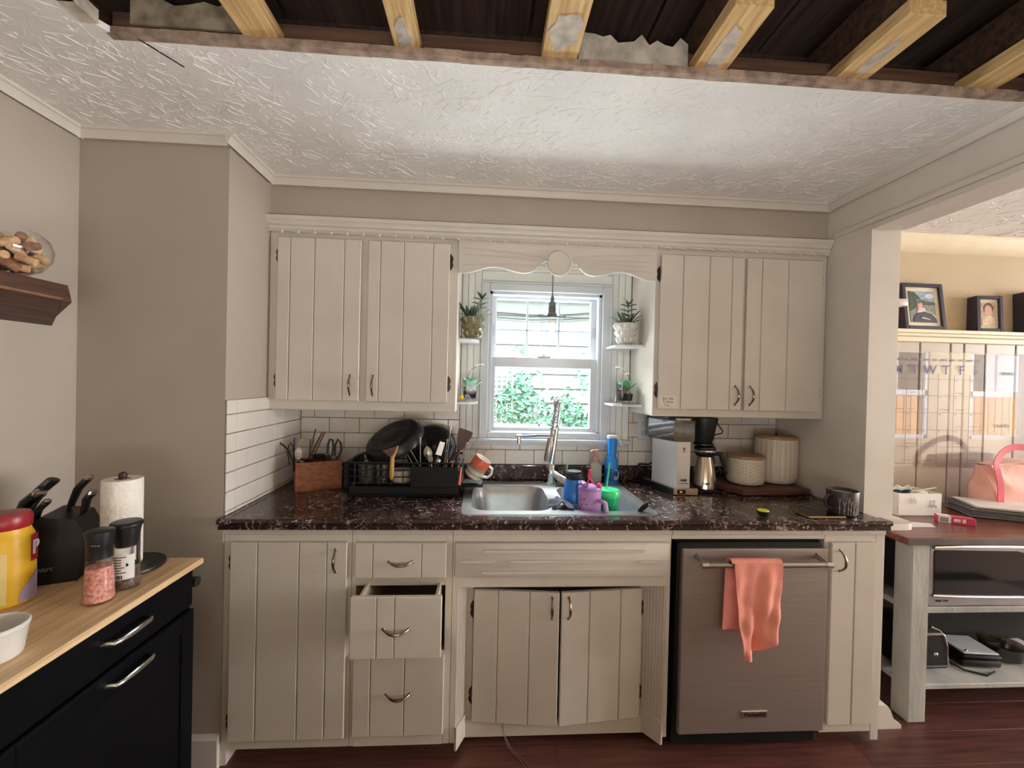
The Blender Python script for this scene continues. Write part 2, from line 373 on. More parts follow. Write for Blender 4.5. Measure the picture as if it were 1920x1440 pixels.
# ceilings
ce = struct(MB().prism([(-.64, -.32), (XR+.01, -.32), (XR+.01, -1.056), (2.30, -1.058), (2.1, -1.055), (1.93, -1.058), (1.7, -1.054), (1.5, -1.056), (1.3, -1.057), (1.07, -1.055), (.9, -1.058), (.69, -1.056), (.5, -1.058), (.223, -1.056), (.1, -1.058), (-.015, -1.060), (-.038, -1.10), (-.05, -1.16), (-.04, -1.25), (-.055, -1.5), (-.04, -2.2), (-.05, -3.1), (-.64, -3.1)], 'z', H, H+.016), 'ceiling', STUCCO)
cd = struct(MB().box(2.634, -3.1, H, 8.3, .1, H+.02), 'ceiling_dining', STUCCO)
struct(MB().box(-.06, -3.1, H, XR+.01, -2.3, H+.016), 'ceiling_rear', STUCCO)
def strokes(n, x0, x1, y0, y1, ok, seed):
    rnd = random.Random(seed); mb = MB(); cnt = 0
    while cnt < n:
        cx, cy = x0+(x1-x0)*rnd.random(), y0+(y1-y0)*rnd.random()
        k = rnd.randint(7, 13); a0 = rnd.random()*6.28
        for i in range(k):
            a = a0+6.28*i/k+rnd.uniform(-.25, .25); r0 = rnd.uniform(.010, .07); L = rnd.choice((rnd.uniform(.008, .022), rnd.uniform(.02, .062))); cv = rnd.choice((rnd.uniform(-12, 12), rnd.uniform(-45, 45)))
            pts = []; x, y = cx+r0*cos(a), cy+r0*sin(a); seg = 4
            for s_ in range(seg+1):
                pts.append((x, y)); x += L/seg*cos(a)*1.15; y += L/seg*sin(a); a += cv*L/seg
            if not all(ok(px, py) for px, py in pts): continue
            wd_ = rnd.uniform(.0008, .0026); hh = rnd.uniform(.0006, .0023); vs = []; fs = []
            for s_, (px, py) in enumerate(pts):
                t = s_/seg; q = sin(pi*min(1, max(0, .12+.8*t)))**.7
                nx, ny = -sin(a), cos(a)
                vs += [(px+nx*wd_*q, py+ny*wd_*q, H+.0004), (px, py, H-hh*q), (px-nx*wd_*q, py-ny*wd_*q, H+.0004)]
                if s_: b = 3*s_; fs += [(b-3, b, b+1, b-2), (b-2, b+1, b+2, b-1)]
            mb.add(vs, fs); cnt += 1
    return mb
o = strokes(4800, -.5, 2.5, -1.7, -.33, lambda x, y: (-.5 < x < 2.47 and -1.052 < y < -.36) or (-.49 < x < -.07 and -1.7 < y < -1.0), 3).build('stucco_ridge', STUCCO, ce, 60); o['kind'] = 'stuff'
o = strokes(2600, 2.66, 4.6, -1.3, .02, lambda x, y: True, 5).build('stucco_ridge', STUCCO, cd, 60); o['kind'] = 'stuff'
# torn board edge, crack, boards in the open ceiling
ed = MB()
rnd = random.Random(11); x = -.03
while x < 2.5:
    w = rnd.uniform(.03, .10); y0 = -1.063-rnd.uniform(.0, .004)
    ed.box(x, y0-.006, H-.0005-rnd.uniform(0, .0015), min(x+w, 2.5), -1.05, H+.018-rnd.uniform(0, .003)); x += w
ed.build('torn_edge', GYPS, ce)
MB().prism([(.030, -1.06), (.038, -1.055), (.085, -.965), (.081, -.964)], 'z', H-.0012, H+.002).build('crack', BLACKM, ce)
st = MB(); x = -.066
for i in range(16):
    yy = -1.1-.06*i; st.box(-.062+rnd.uniform(-.008, .008), yy-.065, H-.003, -.03+rnd.uniform(-.008, .012), yy, H+.03)
st.build('torn_edge', PLAST, ce)
BX = [(.297, .383, -2.25), (.677, .742, -2.25), (1.062, 1.157, -2.25), (1.479, 1.571, -1.262), (1.885, 1.975, -1.275), (2.277, 2.363, -1.33)]
for i, (a, b, y1) in enumerate(BX):
    bd = MB().bbox(a, y1, H+.017, b, -1.0, H+.055, .002).build('joist_board', STUD, ce)
    if y1 > -2: MB().bbox(a+.012, -2.25, H+.06, b-.012, -.9, H+.17, .003).build('old_joist', OLDW, ce)
    if i in (1, 2, 3, 4):
        pts = []; n = 14; cx, cy = (a+b)/2, (-1.12, -1.16, -1.13, -1.14)[i-1] if False else (-1.11, -1.155, -1.13, -1.15)[i-1]
        rx, ry = [(.02, .045), (.036, .055), (.02, .085), (.014, .06)][i-1]
        for k in range(n):
            t = 2*pi*k/n; q = 1+rnd.uniform(-.28, .28); pts.append((cx+rx*q*cos(t), cy+ry*q*sin(t)))
        p = MB().prism(pts, 'z', H+.0135, H+.018)
        ROOT[bd.name] = (0, 0, 0); p.build('plaster_patch', PLAST, bd)
hdr = MB().bbox(-.05, -1.035, H+.04, 2.5, -.99, H+.085, .004).build('header_board', wood('brown_header', rgb(108, 76, 56), rgb(70, 48, 36), .8, 0, 5), ce)
MB().box(-.05, -.86, H+.016, 2.5, -.82, H+.26).build('rear_board', SUBF, ce)
def ragged(xa, xb, z0, z1, yv, n=12):
    pts = [(xa, z0), (xb, z0)]+[(xb-(xb-xa)*k/n, z1+rnd.uniform(-.022, .012)) for k in range(n+1)]
    return MB().prism(pts, 'y', yv, yv+.012)
ragged(1.165, 1.47, H+.016, H+.105, -1.05, 14).build('plaster_remnant', PLAST, ce)
ragged(.0, .29, H+.05, H+.125, -1.04, 8).build('plaster_remnant', mat('stained_plaster', rgb(150, 135, 112), .9, var=.3, scale=18), ce)
for i in range(7):
    MB().bbox(-.06+.37*i, -3.1, H+.235, -.06+.37*i+.362, -.8, H+.26, .003).build('subfloor_board', SUBF, ce)
MB().box(-.10, -3.1, H+.016, -.06, -.8, H+.26).box(2.51, -3.1, H+.016, 2.55, -.8, H+.26).build('cavity_side', SUBF, ce)
ins = MB().grid(lambda u, v: (1.98+.50*u, -1.28-.45*v, H+.13+.05*noise.noise(Vector((u*7, v*6, 1)))+.03*noise.noise(Vector((u*22, v*18, 4)))-.05*sin(pi*u)*sin(pi*v)), 40, 36, .02).build('insulation_batt', mat('brown_fibre', rgb(128, 88, 68), .95, var=.3, scale=30, bump=.8, bscale=90), ce)
# outer roof slabs keep the sky out
struct(MB().box(-.7, -3.3, H+.28, 8.6, .2, H+.36).box(-.7, .0, H+.02, 8.6, .14, H+.28), 'ceiling_upper_storey', OLDW)
struct(MB().box(-.7, .0, H+.36, 8.6, .14, 5.2).box(-1.2, -.1, 5.2, 9.1, .85, 5.35), 'wall_upper_sky_screen', mat('house_paint', rgb(190, 192, 190), .8))  # unseen wall and deep eave, added to cut the sky over the side yard
# crown mouldings
def crown(name, pts, inward):
    prof = [(0, 0), (.006, -.032), (.012, -.035), (.014, -.024), (.024, -.010), (.030, -.008), (.032, 0)]
    mb = MB()
    for (a, b), d in zip(zip(pts, pts[1:]), inward):
        A, B = Vector((*a, H)), Vector((*b, H)); n = Vector((*d, 0))
        ring = lambda P: [P+n*p+Vector((0, 0, z)) for p, z in prof]
        mb.ring([ring(A), ring(B)])
    struct(mb, name, TRIMW)
crown('trim_crown_left', [(-.506, -3.1), (-.506, -.613)], [(1, 0)])
crown('trim_crown_chase', [(-.506, -.613), (.0, -.613)], [(0, -1)])
crown('trim_crown_return', [(.0, -.645), (.0, -.32)], [(1, 0)])
crown('trim_crown_soffit', [(.0, -.32), (XR, -.32)], [(0, -1)])
crown('trim_crown_header', [(XR, -1.06), (XR, -.32)], [(-1, 0)])
struct(MB().prism([(.03, H), (-.05, H), (-.05, H-.012), (-.02, H-.05), (.012, H-.078), (.03, H-.08)], 'x', 2.63, 8.2), 'trim_crown_dining', mat('cream_trim', rgb(236, 222, 190), .45, var=.02))

# ------------------------------------------------------------------ kitchen window
w1 = struct(MB().bbox(.9455, -.012, 1.127, 1.5345, .0, 1.160, .002).bbox(.945, .0, 1.15, .962, .1, 1.888, .002).bbox(1.518, .0, 1.15, 1.535, .1, 1.888, .002).bbox(.945, .0, 1.872, 1.535, .1, 1.888, .002).bbox(.945, .0, 1.15, 1.535, .1, 1.165, .002), 'window_1', WINW)
def sash(name, x0, x1, z0, z1, gx0, gx1, gz0, gz1, y0, y1):
    m = MB().bbox(x0, y0, z0, gx0, y1, z1).bbox(gx1, y0, z0, x1, y1, z1).bbox(gx0, y0, z0, gx1, y1, gz0).bbox(gx0, y0, gz1, gx1, y1, z1)
    o = m.build(name, WINW, w1); ROOT[o.name] = (0, 0, 0)
    MB().box(gx0-.003, (y0+y1)/2-.002, gz0-.003, gx1+.003, (y0+y1)/2+.002, gz1+.003).build('pane', PANE, o, 0)
    return o
us = sash('upper_sash', .955, 1.525, 1.515, 1.885, .983, 1.49, 1.556, 1.858, .055, .09)
for x in (1.148, 1.319): MB().bbox(x-.005, .066, 1.556, x+.005, .084, 1.858, .002).build('muntin', mat('bluish_muntin', rgb(190, 200, 212), .5), us)
MB().bbox(.983, .066, 1.693, 1.49, .084, 1.703, .002).build('muntin', mat('bluish_muntin', rgb(190, 200, 212), .5), us)
ls = sash('lower_sash', .948, 1.532, 1.153, 1.552, .981, 1.485, 1.185, 1.4975, .015, .05)
MB().bbox(1.20, .008, 1.552, 1.27, .036, 1.562, .003).bbox(1.225, .0, 1.558, 1.24, .02, 1.572, .003).build('sash_lock', WINW, ls)
MB().bbox(.962, .05, 1.66, .974, .052, 1.72, .002).build('tilt_latch', mat('latch_grey', rgb(190, 192, 195)), us)
MB().bbox(1.50, .05, 1.66, 1.512, .052, 1.72, .002).build('tilt_latch', _M['latch_grey'], us)
cs = struct(MB().bbox(.903, -.016, 1.12, .945, .01, 1.929, .004).bbox(1.535, -.016, 1.12, 1.585, .01, 1.929, .004).bbox(.9455, -.016, 1.887, 1.5345, .01, 1.929, .004)
            .bbox(.903, -.022, 1.12, .912, .0, 1.937, .002).bbox(1.577, -.022, 1.12, 1.586, .0, 1.937, .002).bbox(.9125, -.022, 1.928, 1.5765, 0, 1.937, .002), 'trim_casing', WINW)
struct(MB().bbox(.845, -.036, 1.108, 1.70, .02, 1.127, .005).bbox(.87, -.012, 1.092, 1.68, .0, 1.108, .003), 'trim_sill', WINW)
BEAD_GLARE = mat('beadboard_glare_white', rgb(236, 238, 234), .45, var=.015)  # whiter than the trim: window glare put into the paint colour
bb = struct(MB().box(.803, -.003, 1.12, .905, 0, 2.09).box(1.582, -.003, 1.12, 1.689, 0, 2.09).box(.905, -.003, 1.935, 1.582, 0, 2.09), 'trim_beadboard', mat('bead_gap', rgb(196, 198, 194), .8))
for a, b in ((.803, .833), (.835, .866), (.868, .902), (1.588, 1.62), (1.622, 1.654), (1.656, 1.689)): MB().bbox(a, -.010, 1.128, b, -.002, 2.09, .003).build('board', BEAD_GLARE, bb)
for a, b in ((1.940, 1.99), (1.992, 2.04), (2.042, 2.088)): MB().bbox(.904, -.010, a, 1.586, -.002, b, .003).build('board', BEAD_GLARE, bb)

# ------------------------------------------------------------------ cabinets
def pull_pts(c, half, out, axis, n=10):
    P = []
    for i in range(n+1):
        t = -1+2*i/n; d = out*(1-abs(t)**2.4)
        P.append((c[0]+half*t, c[1]-d, c[2]-.006*(1-t*t)) if axis == 'x' else (c[0], c[1]-d, c[2]+half*t))
    return P
def pull(parent, c, half=.041, out=.024, axis='z', T=None, m=None):
    mb = MB(); mb.T = T; n = 10
    R = [.0028+.0030*(1-abs(-1+2*i/n)) for i in range(n+1)]
    mb.tube(pull_pts(c, half, out, axis, n), R, 8)
    for s_ in (-1, 1):
        q = (c[0]+half*s_, c[1], c[2]) if axis == 'x' else (c[0], c[1], c[2]+half*s_)
        mb.sph(q, .006, 8, 6, (1, .5, 1))
    return mb.build('handle', m or NICKEL, parent)
def hinge(parent, x, y, z, side, T=None):
    mb = MB(); mb.T = T
    prof = [(0, -.036), (.005, -.030), (.010, -.022), (.012, -.010), (.008, 0), (.012, .010), (.010, .022), (.005, .030), (0, .036), (-.004, .024), (-.004, -.024)]
    mb.prism([(x+side*u, z+v) for u, v in prof], 'y', y-.003, y)
    mb.cyl((x, y-.004, z-.017), (x, y-.004, z+.017), .0035, n=8)
    for s_ in (-1, 1): mb.sph((x+side*.005, y-.003, z+s_*.024), .0025, 6, 4)
    return mb.build('hinge', DARKMET, parent)
def plank_front(parent, name, x0, x1, z0, z1, y, grooves, th=.02, T=None, m=WHITE):
    mb = MB(); mb.T = T; mb.bbox(x0+.001, y+.008, z0+.001, x1-.001, y+th, z1-.001, .002)
    d = mb.build(name, m, parent)
    xs = [x0]+list(grooves)+[x1]
    for a, b in zip(xs, xs[1:]):
        q = MB(); q.T = T; q.bbox(a+(.001 if a > x0 else 0), y, z0, b-(.001 if b < x1 else 0), y+.010, z1, .0028); q.build('plank', m, d)
    return d

# upper cabinets
UY = -.32; DYU = -.34
cu = thing('upper_cabinet', 'white two-door upper cabinet left of the window, above the dish rack', 'cabinet', (.40, -.16, 1.281))
MB().bbox(.001, UY, 1.281, .802, -.012, 2.085, .002).build('body', WHITE, cu)
for (x0, x1, gs, hs, px) in ((.040, .388, (.093, .194, .318), -1, .352), (.418, .766, (.470, .570, .694), 1, .448)):
    d = plank_front(cu, 'door', x0, x1, 1.322, 2.016, DYU, gs)
    pull(d, (px, DYU, 1.392))
    for z in (1.405, 1.94): hinge(d, (x0-.002 if hs < 0 else x1+.002), UY if True else DYU, z, hs)
cr = thing('upper_cabinet', 'white two-door upper cabinet right of the window, above the coffee maker', 'cabinet', (2.095, -.16, 1.281))
MB().bbox(1.69, UY, 1.281, 2.5, -.012, 2.085, .002).build('body', WHITE, cr)
for (x0, x1, gs, hs, px) in ((1.709, 2.094, (1.811, 1.934, 2.039), -1, 2.064), (2.109, 2.47, (2.180, 2.306), 1, 2.134)):
    d = plank_front(cr, 'door', x0, x1, 1.315, 2.010, DYU, gs)
    pull(d, (px, DYU, 1.383), out=.03)
    for z in (1.40, 1.925): hinge(d, (x0-.002 if hs < 0 else x1+.002), UY, z, hs)
vl = thing('window_valance', 'white scalloped wooden valance with a round rosette above the sink window', 'valance', (1.246, -.325, 1.89))
def vcurve(t):      # half profile, t from outer end 0 to the disc 1
    P = [(0, 1.893), (.06, 1.892), (.12, 1.895), (.22, 1.907), (.32, 1.920), (.40, 1.925), (.50, 1.922), (.60, 1.911), (.70, 1.903), (.76, 1.902), (.82, 1.906), (.88, 1.922), (.94, 1.945), (1, 1.958)]
    for (a, b), (c, d) in zip(P, P[1:]):
        if a <= t <= c: return b+(d-b)*(t-a)/(c-a)
    return P[-1][1]
poly = [(.803, 2.09), (.803, 1.893)]
for i in range(1, 25): t = i/24; poly.append((.803+.385*t, vcurve(t)))
for i in range(24, -1, -1): t = i/24; poly.append((1.689-.385*t, vcurve(t)-.004*(1-t)))
poly.append((1.689, 2.09))
MB().prism(poly, 'y', -.335, -.317).build('scalloped_board', WHITE, vl)
MB().lathe([(.0, 0), (.052, 0), (.057, .003), (.057, .012), (.053, .017), (.049, .018), (.047, .016), (0, .016)], (1.246, -.333, 1.949), 40, 'y', False, False).build('rosette', WHITE, vl)
for s_ in (-1, 1):
    for dz0, dz1, L in ((.026, .050, .36), (.012, .018, .35), (0, -.008, .33), (-.014, -.032, .36)):
        if s_ < 0 and dz0 == 0: continue
        a = (1.246+s_*.062, -.3355, 1.95+dz0); b = (1.246+s_*(.062+L), -.3355, 1.957+dz1*.9)
        MB().tube([a, ((a[0]+b[0])/2, a[1], (a[2]+b[2])/2+.003), b], [.0055, .005, .002], 6).build('carved_ray', WHITE, vl)
ct = thing('cabinet_cornice', 'white cornice strip with a row of dart beads along the top of the upper cabinets', 'trim', (1.25, -.34, 2.04))
MB().prism([(-.322, 2.042), (-.338, 2.042), (-.338, 2.062), (-.347, 2.066), (-.350, 2.078), (-.358, 2.086), (-.360, 2.10), (-.354, 2.103), (-.322, 2.103)], 'x', -.0, 2.50).build('moulding', WHITE, ct)
bsrc = MB().tube([(-.032, 0, .0025), (.018, 0, .0015), (.030, 0, -.001), (.034, 0, -.004)], [.0035, .0055, .0085, .001], 6)
b0 = bsrc.build('dart_bead', WHITE, ct, local=True); b0.location = (-1.25+.034, -.009, -.004)
for k in range(1, 37): share(b0, 'dart_bead', ct, (-1.25+.034+.0672*k, -.009, -.004))

# base cabinets
FY, DY = -.605, -.625
bc = thing('base_cabinet', 'white base cabinet with one tall plank door at the left end of the counter', 'cabinet', (.227, -.3, 0))
MB().bbox(.0095, -.58, .056, .4545, -.01, .875, .002).bbox(.0, FY, .056, .4545, -.58, .875, .002).box(.0, FY, 0.0, .018, -.50, .056).box(.018, -.53, 0, .4545, -.50, .056).bbox(-.004, FY-.006, .846, .4545, FY, .874, .003).build('body', WHITE, bc)
d = plank_front(bc, 'door', .032, .443, .100, .822, DY, (.127, .273, .371)); pull(d, (.402, DY, .757))
for z in (.165, .745): hinge(d, .030, FY, z, -1)
dc = thing('drawer_cabinet', 'white three-drawer base cabinet with its middle drawer pulled open', 'cabinet', (.64, -.3, 0))
b = MB().bbox(.4555, FY, .056, .472, -.01, .875, .002).bbox(.80, FY, .056, .8245, -.01, .875, .002).box(.472, -.03, .056, .80, -.01, .875).bbox(.472, FY, .82, .80, FY+.02, .875, .001).bbox(.472, FY, .655, .80, FY+.02, .70, .001).box(.472, FY, .056, .80, FY+.02, .41).box(.472, FY, .70, .80, FY+.01, .82).box(.472, -.6, .056, .80, -.01, .07).box(.472, -.6, .70, .80, -.02, .71).box(.4555, -.53, 0, .8245, -.50, .056).bbox(.4555, FY-.006, .846, .8245, FY, .874, .003)
b.build('body', WHITE, dc)
for z0, z1, gs, y in ((.690, .820, (.535, .712), DY), (.105, .400, (.535, .658), DY)):
    d = plank_front(dc, 'drawer', .471, .803, z0, z1, y, gs); pull(d, (.637, y, .752 if z0 > .5 else .262), axis='x', half=.043)
OY = -.752
d = plank_front(dc, 'drawer', .496, .802, .476, .686, OY, (.584, .643)); pull(d, (.650, OY, .578), axis='x', half=.043)
MB().bbox(.508, OY+.018, .49, .520, -.20, .664, .002).bbox(.772, OY+.018, .49, .784, -.20, .664, .002).box(.508, OY+.018, .485, .784, -.20, .495).box(.508, -.21, .49, .784, -.20, .664).build('drawer_box', mat('drawer_ply', rgb(205, 190, 165), .6), d)
for i, (x, y, z, c) in enumerate(((.56, -.66, .60, (150, 130, 128)), (.63, -.64, .58, (70, 60, 62)), (.71, -.66, .575, (40, 40, 46)))):
    solo(MB().grid(lambda u, v, x=x, y=y, z=z: (x-.04+.08*u, y-.05+.1*v, .497+(z-.497)*(sin(pi*u)*sin(pi*v))**.5+.008*sin(9*u+5*v+i)), 10, 10, .002), 'folded_cloth', mat('drawer_cloth_%s' % 'abc'[i], rgb(*c), .9), ['mauve cloth bundled at the left inside the open drawer', 'dark grey cloth in the middle of the open drawer', 'black cloth at the right inside the open drawer'][i], 'cloth')
sk = thing('sink_cabinet', 'white sink base cabinet with angled reeded sides and two doors ajar', 'cabinet', (1.245, -.3, 0))
RY = -.53
MB().bbox(.8255, FY, .645, 1.6645, FY+.02, .875, .002).bbox(.8255, FY, .056, .845, -.02, .645, .002).bbox(1.648, FY, .056, 1.6645, -.02, .645, .002).box(.845, RY, .03, .905, RY+.02, .645).box(1.574, RY, .03, 1.648, RY+.02, .645).bbox(.87, RY-.012, .022, 1.60, RY+.01, .088, .003).box(.905, RY, .616, 1.574, RY+.02, .645).box(.845, -.03, .05, 1.648, -.02, .645).bbox(.8255, FY-.006, .846, 1.6645, FY, .874, .003).box(.905, -.5, .06, 1.574, -.03, .07).build('body', WHITE, sk)
d = MB().bbox(.834, DY, .692, 1.650, FY, .820, .006).build('false_front', WHITE, sk)
for x0, x1, z in ((.935, 1.555, .793), (.853, .988, .755), (1.035, 1.465, .754), (1.525, 1.632, .752), (.930, 1.550, .714)):
    MB().prism([(x0, z), (x0+.012, z-.007), (x1-.012, z-.007), (x1, z), (x1-.012, z+.004), (x0+.012, z+.004)], 'y', DY-.007, DY+.001).build('carved_bar', WHITE, d)
def angled(x0, x1, name):
    n = 7; dx = (x1-x0)/n; dyy = (RY-FY)/n; nx = .006 if x1 > x0 else -.006
    ps = MB().prism([(x0, FY), (x1, RY), (x1-nx*1.5, RY+.006), (x0-nx*1.5, FY+.006)], 'z', .056, .645).build(name, WHITE, sk)
    for k in range(n):
        a = (x0+dx*(k+.5), FY+dyy*(k+.5)); MB().tube([(a[0], a[1], .12), (a[0], a[1], .645)], .0048, 6, flat=.8).build('reed', WHITE, ps)
    MB().prism([(x0, FY), (x1, RY), (x1+nx*1.3, RY-.004), (x0+nx*1.3, FY-.006)], 'z', .03, .118).build('base_block', WHITE, ps)
angled(.845, .880, 'reeded_side'); angled(1.648, 1.588, 'reeded_side')
# doors ajar: swung about their outer edges
for hx, sgn, L, gs, ang in ((.909, 1, .3315, (.095, .217), 6.0), (1.5735, -1, .3315, (.089, .218), 6.0)):
    T = Matrix.Translation((hx, RY-.002, 0)) @ Matrix.Rotation(-sgn*radians(ang), 4, 'Z')
    a, b_ = (0, L) if sgn > 0 else (-L, 0)
    G = [g if sgn > 0 else -g for g in gs]
    d = plank_front(sk, 'door', a, b_, .092, .612, -.02, sorted(G), T=T)
    pull(d, (sgn*(L-.028), -.02, .553), T=T)
    for z in (.185, .525): hinge(d, -sgn*.004, -.0005, z, -sgn, T=T)
nc = thing('narrow_cabinet', 'narrow white base cabinet right of the dishwasher', 'cabinet', (2.41, -.3, 0))
MB().bbox(2.286, FY, .056, 2.501, -.01, .875, .002).box(2.286, -.53, 0, 2.501, -.50, .056).bbox(2.501, FY, .02, 2.536, -.548, .875, .002).bbox(2.27, FY-.006, .846, 2.540, FY, .874, .003).build('body', WHITE, nc)
d = plank_front(nc, 'door', 2.302, 2.486, .100, .820, DY, (2.400,)); pull(d, (2.335, DY, .752), out=.03)
for z in (.175, .745): hinge(d, 2.489, FY, z, 1)
# filler rail above the dishwasher
struct(MB().bbox(1.6655, FY, .828, 2.2855, FY+.02, .875, .002).bbox(1.6655, FY-.006, .846, 2.27, FY, .874, .003), 'trim_counter_rail', WHITE)

# dishwasher
dw = thing('dishwasher', 'stainless steel dishwasher with a bar handle, below the counter', 'dishwasher', (1.98, -.35, 0))
MB().box(1.686, -.595, .02, 2.272, -.02, .822).build('tub', BLACKM, dw)
dd = MB().bbox(1.698, -.632, .085, 2.282, -.59, .800, .004).build('door_panel', STEELDW, dw)
MB().bbox(1.688, -.618, .800, 2.265, -.588, .820, .003).box(1.684, -.612, .085, 1.698, -.588, .815).build('gasket', BLACK, dw)
MB().box(1.70, -.56, 0, 2.27, -.52, .085).build('toe_kick', BLACKM, dw)
hb = MB().cyl((1.747, -.685, .762), (2.245, -.685, .762), .0115, n=16).build('bar_handle', STEEL, dw)
MB().cyl((1.743, -.685, .762), (1.768, -.685, .762), .0135).cyl((2.224, -.685, .762), (2.249, -.685, .762), .0135).build('end_ring', CHROME, hb)
MB().tube([(1.757, -.685, .762), (1.757, -.66, .766), (1.752, -.628, .775)], [.010, .008, .011], 10).tube([(2.235, -.685, .762), (2.235, -.66, .766), (2.232, -.628, .775)], [.010, .008, .011], 10).build('bracket', STEEL, hb)
bdg = MB().bbox(1.945, -.636, .146, 2.050, -.630, .174, .002).build('badge', CHROME, dw)
text_mb('KitchenAid', .019, FRONT(1.9975, -.6365, .160), bold=.0004).build('lettering', BLACK, bdg, 0)
# towel over the handle
def towel_front(u, v):
    xl = 1.860+.012*v+.028*v*v; xr = 2.046-.006*v-.006*v*v
    x = xl+(xr-xl)*u
    zb = .415+.02*max(0, (.12-u))*8+.12*max(0, u-.22)**1.05 if u > .22 else .415+.09*(.22-u)*.5
    z = .7745-(.7745-zb)*v
    y = -.7-.014*v*sin(u*9+1)-.007*sin(u*19+v*4)*v**.6-.007*sin(v*9+u*7)*v-.004*sin(v*17-u*11)*v
    return (x, y, z)
def towel_back(u, v):
    x = 1.846+.195*u; z = .774-.27*v
    return (x, -.667+.008*sin(u*8)*v+.012*v, z)
PINK = mat('coral_towel', rgb(246, 160, 142), .95, var=.05, scale=14, bump=.25, bscale=260)
tw = MB().grid(lambda u, v: towel_front(u, v), 22, 26, .004).grid(lambda u, v: towel_back(u, v), 14, 16, .004)
tw.grid(lambda u, v: (1.852+.194*u, -.684-.0165*cos(pi*v)*1.0, .7735+.0125*sin(pi*v)), 14, 8, .003)
solo(tw, 'hand_towel', PINK, 'coral pink hand towel hanging over the dishwasher handle', 'towel', smooth=60)

# countertop with its backsplash strip
SX0, SX1, SY0, SY1 = .868, 1.602, -.568, -.085
cp = thing('countertop', 'dark brown speckled marble-look countertop with a low backsplash strip', 'countertop', (1.25, -.32, .876))
c = MB(); YF = -.645
for a in ((0, YF, SX0, -.002), (SX1, YF, XR-.001, -.002), (SX0, YF, SX1, SY0), (SX0, SY1, SX1, -.002)):
    c.box(a[0], a[1], .876, a[2], a[3], .914)
c.box(XR-.001, YF, .876, 2.523, -.602, .914)
c.tube([(0.0, YF, .904), (2.523, YF, .904)], .0098, 10)
c.build('slab', MARB, cp)
MB().bbox(.009, -.022, .914, XR-.002, -.001, .991, .004).build('backsplash_strip', MARB, cp)

# ------------------------------------------------------------------ sink and faucet
def rrect(x0, y0, x1, y1, r, z, n=6):
    P = []
    for cx, cy, a in ((x1-r, y1-r, 0), (x0+r, y1-r, pi/2), (x0+r, y0+r, pi), (x1-r, y0+r, 1.5*pi)):
        for i in range(n+1): t = a+pi/2*i/n; P.append((cx+r*cos(t), cy+r*sin(t), z))
    return P
si = thing('kitchen_sink', 'stainless steel double-bowl sink set in the dark countertop', 'sink', (1.235, -.33, .914))
SS = mat('sink_steel', rgb(188, 188, 188), .3, .9, var=.05, scale=14)
bm = bmesh.new(); zt = .9175
bowls = [(.886, -.545, 1.214, -.155, .07), (1.274, -.545, 1.582, -.175, .07)]
loops = [rrect(.848, -.590, 1.622, -.068, .03, zt)]+[rrect(*b4, zt) for b4 in bowls]
edges = []
for lp in loops:
    vs = [bm.verts.new(p) for p in lp]
    edges += [bm.edges.new((vs[i], vs[(i+1) % len(vs)])) for i in range(len(vs))]
bmesh.ops.triangle_fill(bm, edges=edges, use_beauty=True)
deck = MB(); deck.bm(bm)
o1 = rrect(.848, -.590, 1.622, -.068, .03, zt); o2 = rrect(.844, -.594, 1.626, -.064, .033, .9145)
deck.ring([[Vector(p) for p in o1], [Vector(p) for p in o2]], False, False)
deck.build('deck', SS, si, 50)
for b4 in bowls:
    rings = []
    for k, (ins, dz) in enumerate(((0, 0), (.003, -.006), (.012, -.05), (.022, -.12), (.04, -.155), (.07, -.168))):
        rings.append([Vector(p) for p in rrect(b4[0]+ins, b4[1]+ins, b4[2]-ins, b4[3]-ins, b4[4], zt+dz)])
    MB().ring(rings, False, True).build('bowl', SS, si, 60)
fa = thing('faucet', 'chrome spring-neck kitchen faucet behind the sink', 'faucet', (1.272, -.105, .9175))
FX, FYY = 1.268, -.108
MB().lathe([(.034, 0), (.034, .006), (.022, .010), (.020, .05), (.020, .095), (.017, .10)], (FX, FYY, .9175), 20).build('base', CHROME, fa)
MB().tube(rrect(1.13, -.135, 1.40, -.082, .026, .9195, 5), .0022, 6, closed=True).prism([(p[0], p[1]) for p in rrect(1.13, -.135, 1.40, -.082, .026, 0, 5)], 'z', .9176, .9205).build('deck_plate', SS, fa)
TOPX = 1.292
MB().cyl((FX, FYY, 1.01), (TOPX, FYY+.005, 1.19), .0125, .0125, 16).cyl((TOPX-.001, FYY+.005, 1.183), (TOPX, FYY+.005, 1.198), .0155, .0155, 16).build('riser', CHROME, fa)
P0 = Vector((TOPX, FYY, 1.19)); path = []
for i in range(61):
    t = i/60
    if t < .38: path.append(P0+Vector((.006*t/.38, -.01*t, .118*t/.38)))
    else:
        s_ = (t-.38)/.62; a = pi*min(1, s_/.62)
        base = P0+Vector((.006, -.004, .118)); R_ = .038
        if s_ < .62: path.append(base+Vector((-.030*(1-cos(a))/2, -R_*1.2*(1-cos(a)), .032*sin(a))))
        else:
            q = (s_-.62)/.38; path.append(base+Vector((-.030-.022*q, -.0912, -.165*q)))
MB().tube(path, .0065, 8).build('hose', mat('grey_hose', rgb(150, 150, 152), .4, .6), fa)
hel = []
tot = 46*2*pi
for i in range(46*9+1):
    t = i/(46*9)*60*.93; k = min(int(t), 59); fr = t-k; c_ = path[k].lerp(path[k+1], fr); tg = (path[k+1]-path[k]).normalized()
    u_ = tg.cross(Vector((1, 0, 0))).normalized(); w_ = tg.cross(u_); a = tot*i/(46*9)
    hel.append(c_+.0125*(cos(a)*u_+sin(a)*w_))
MB().tube(hel, .0017, 5).build('spring', CHROME, fa)
e_ = path[-1]
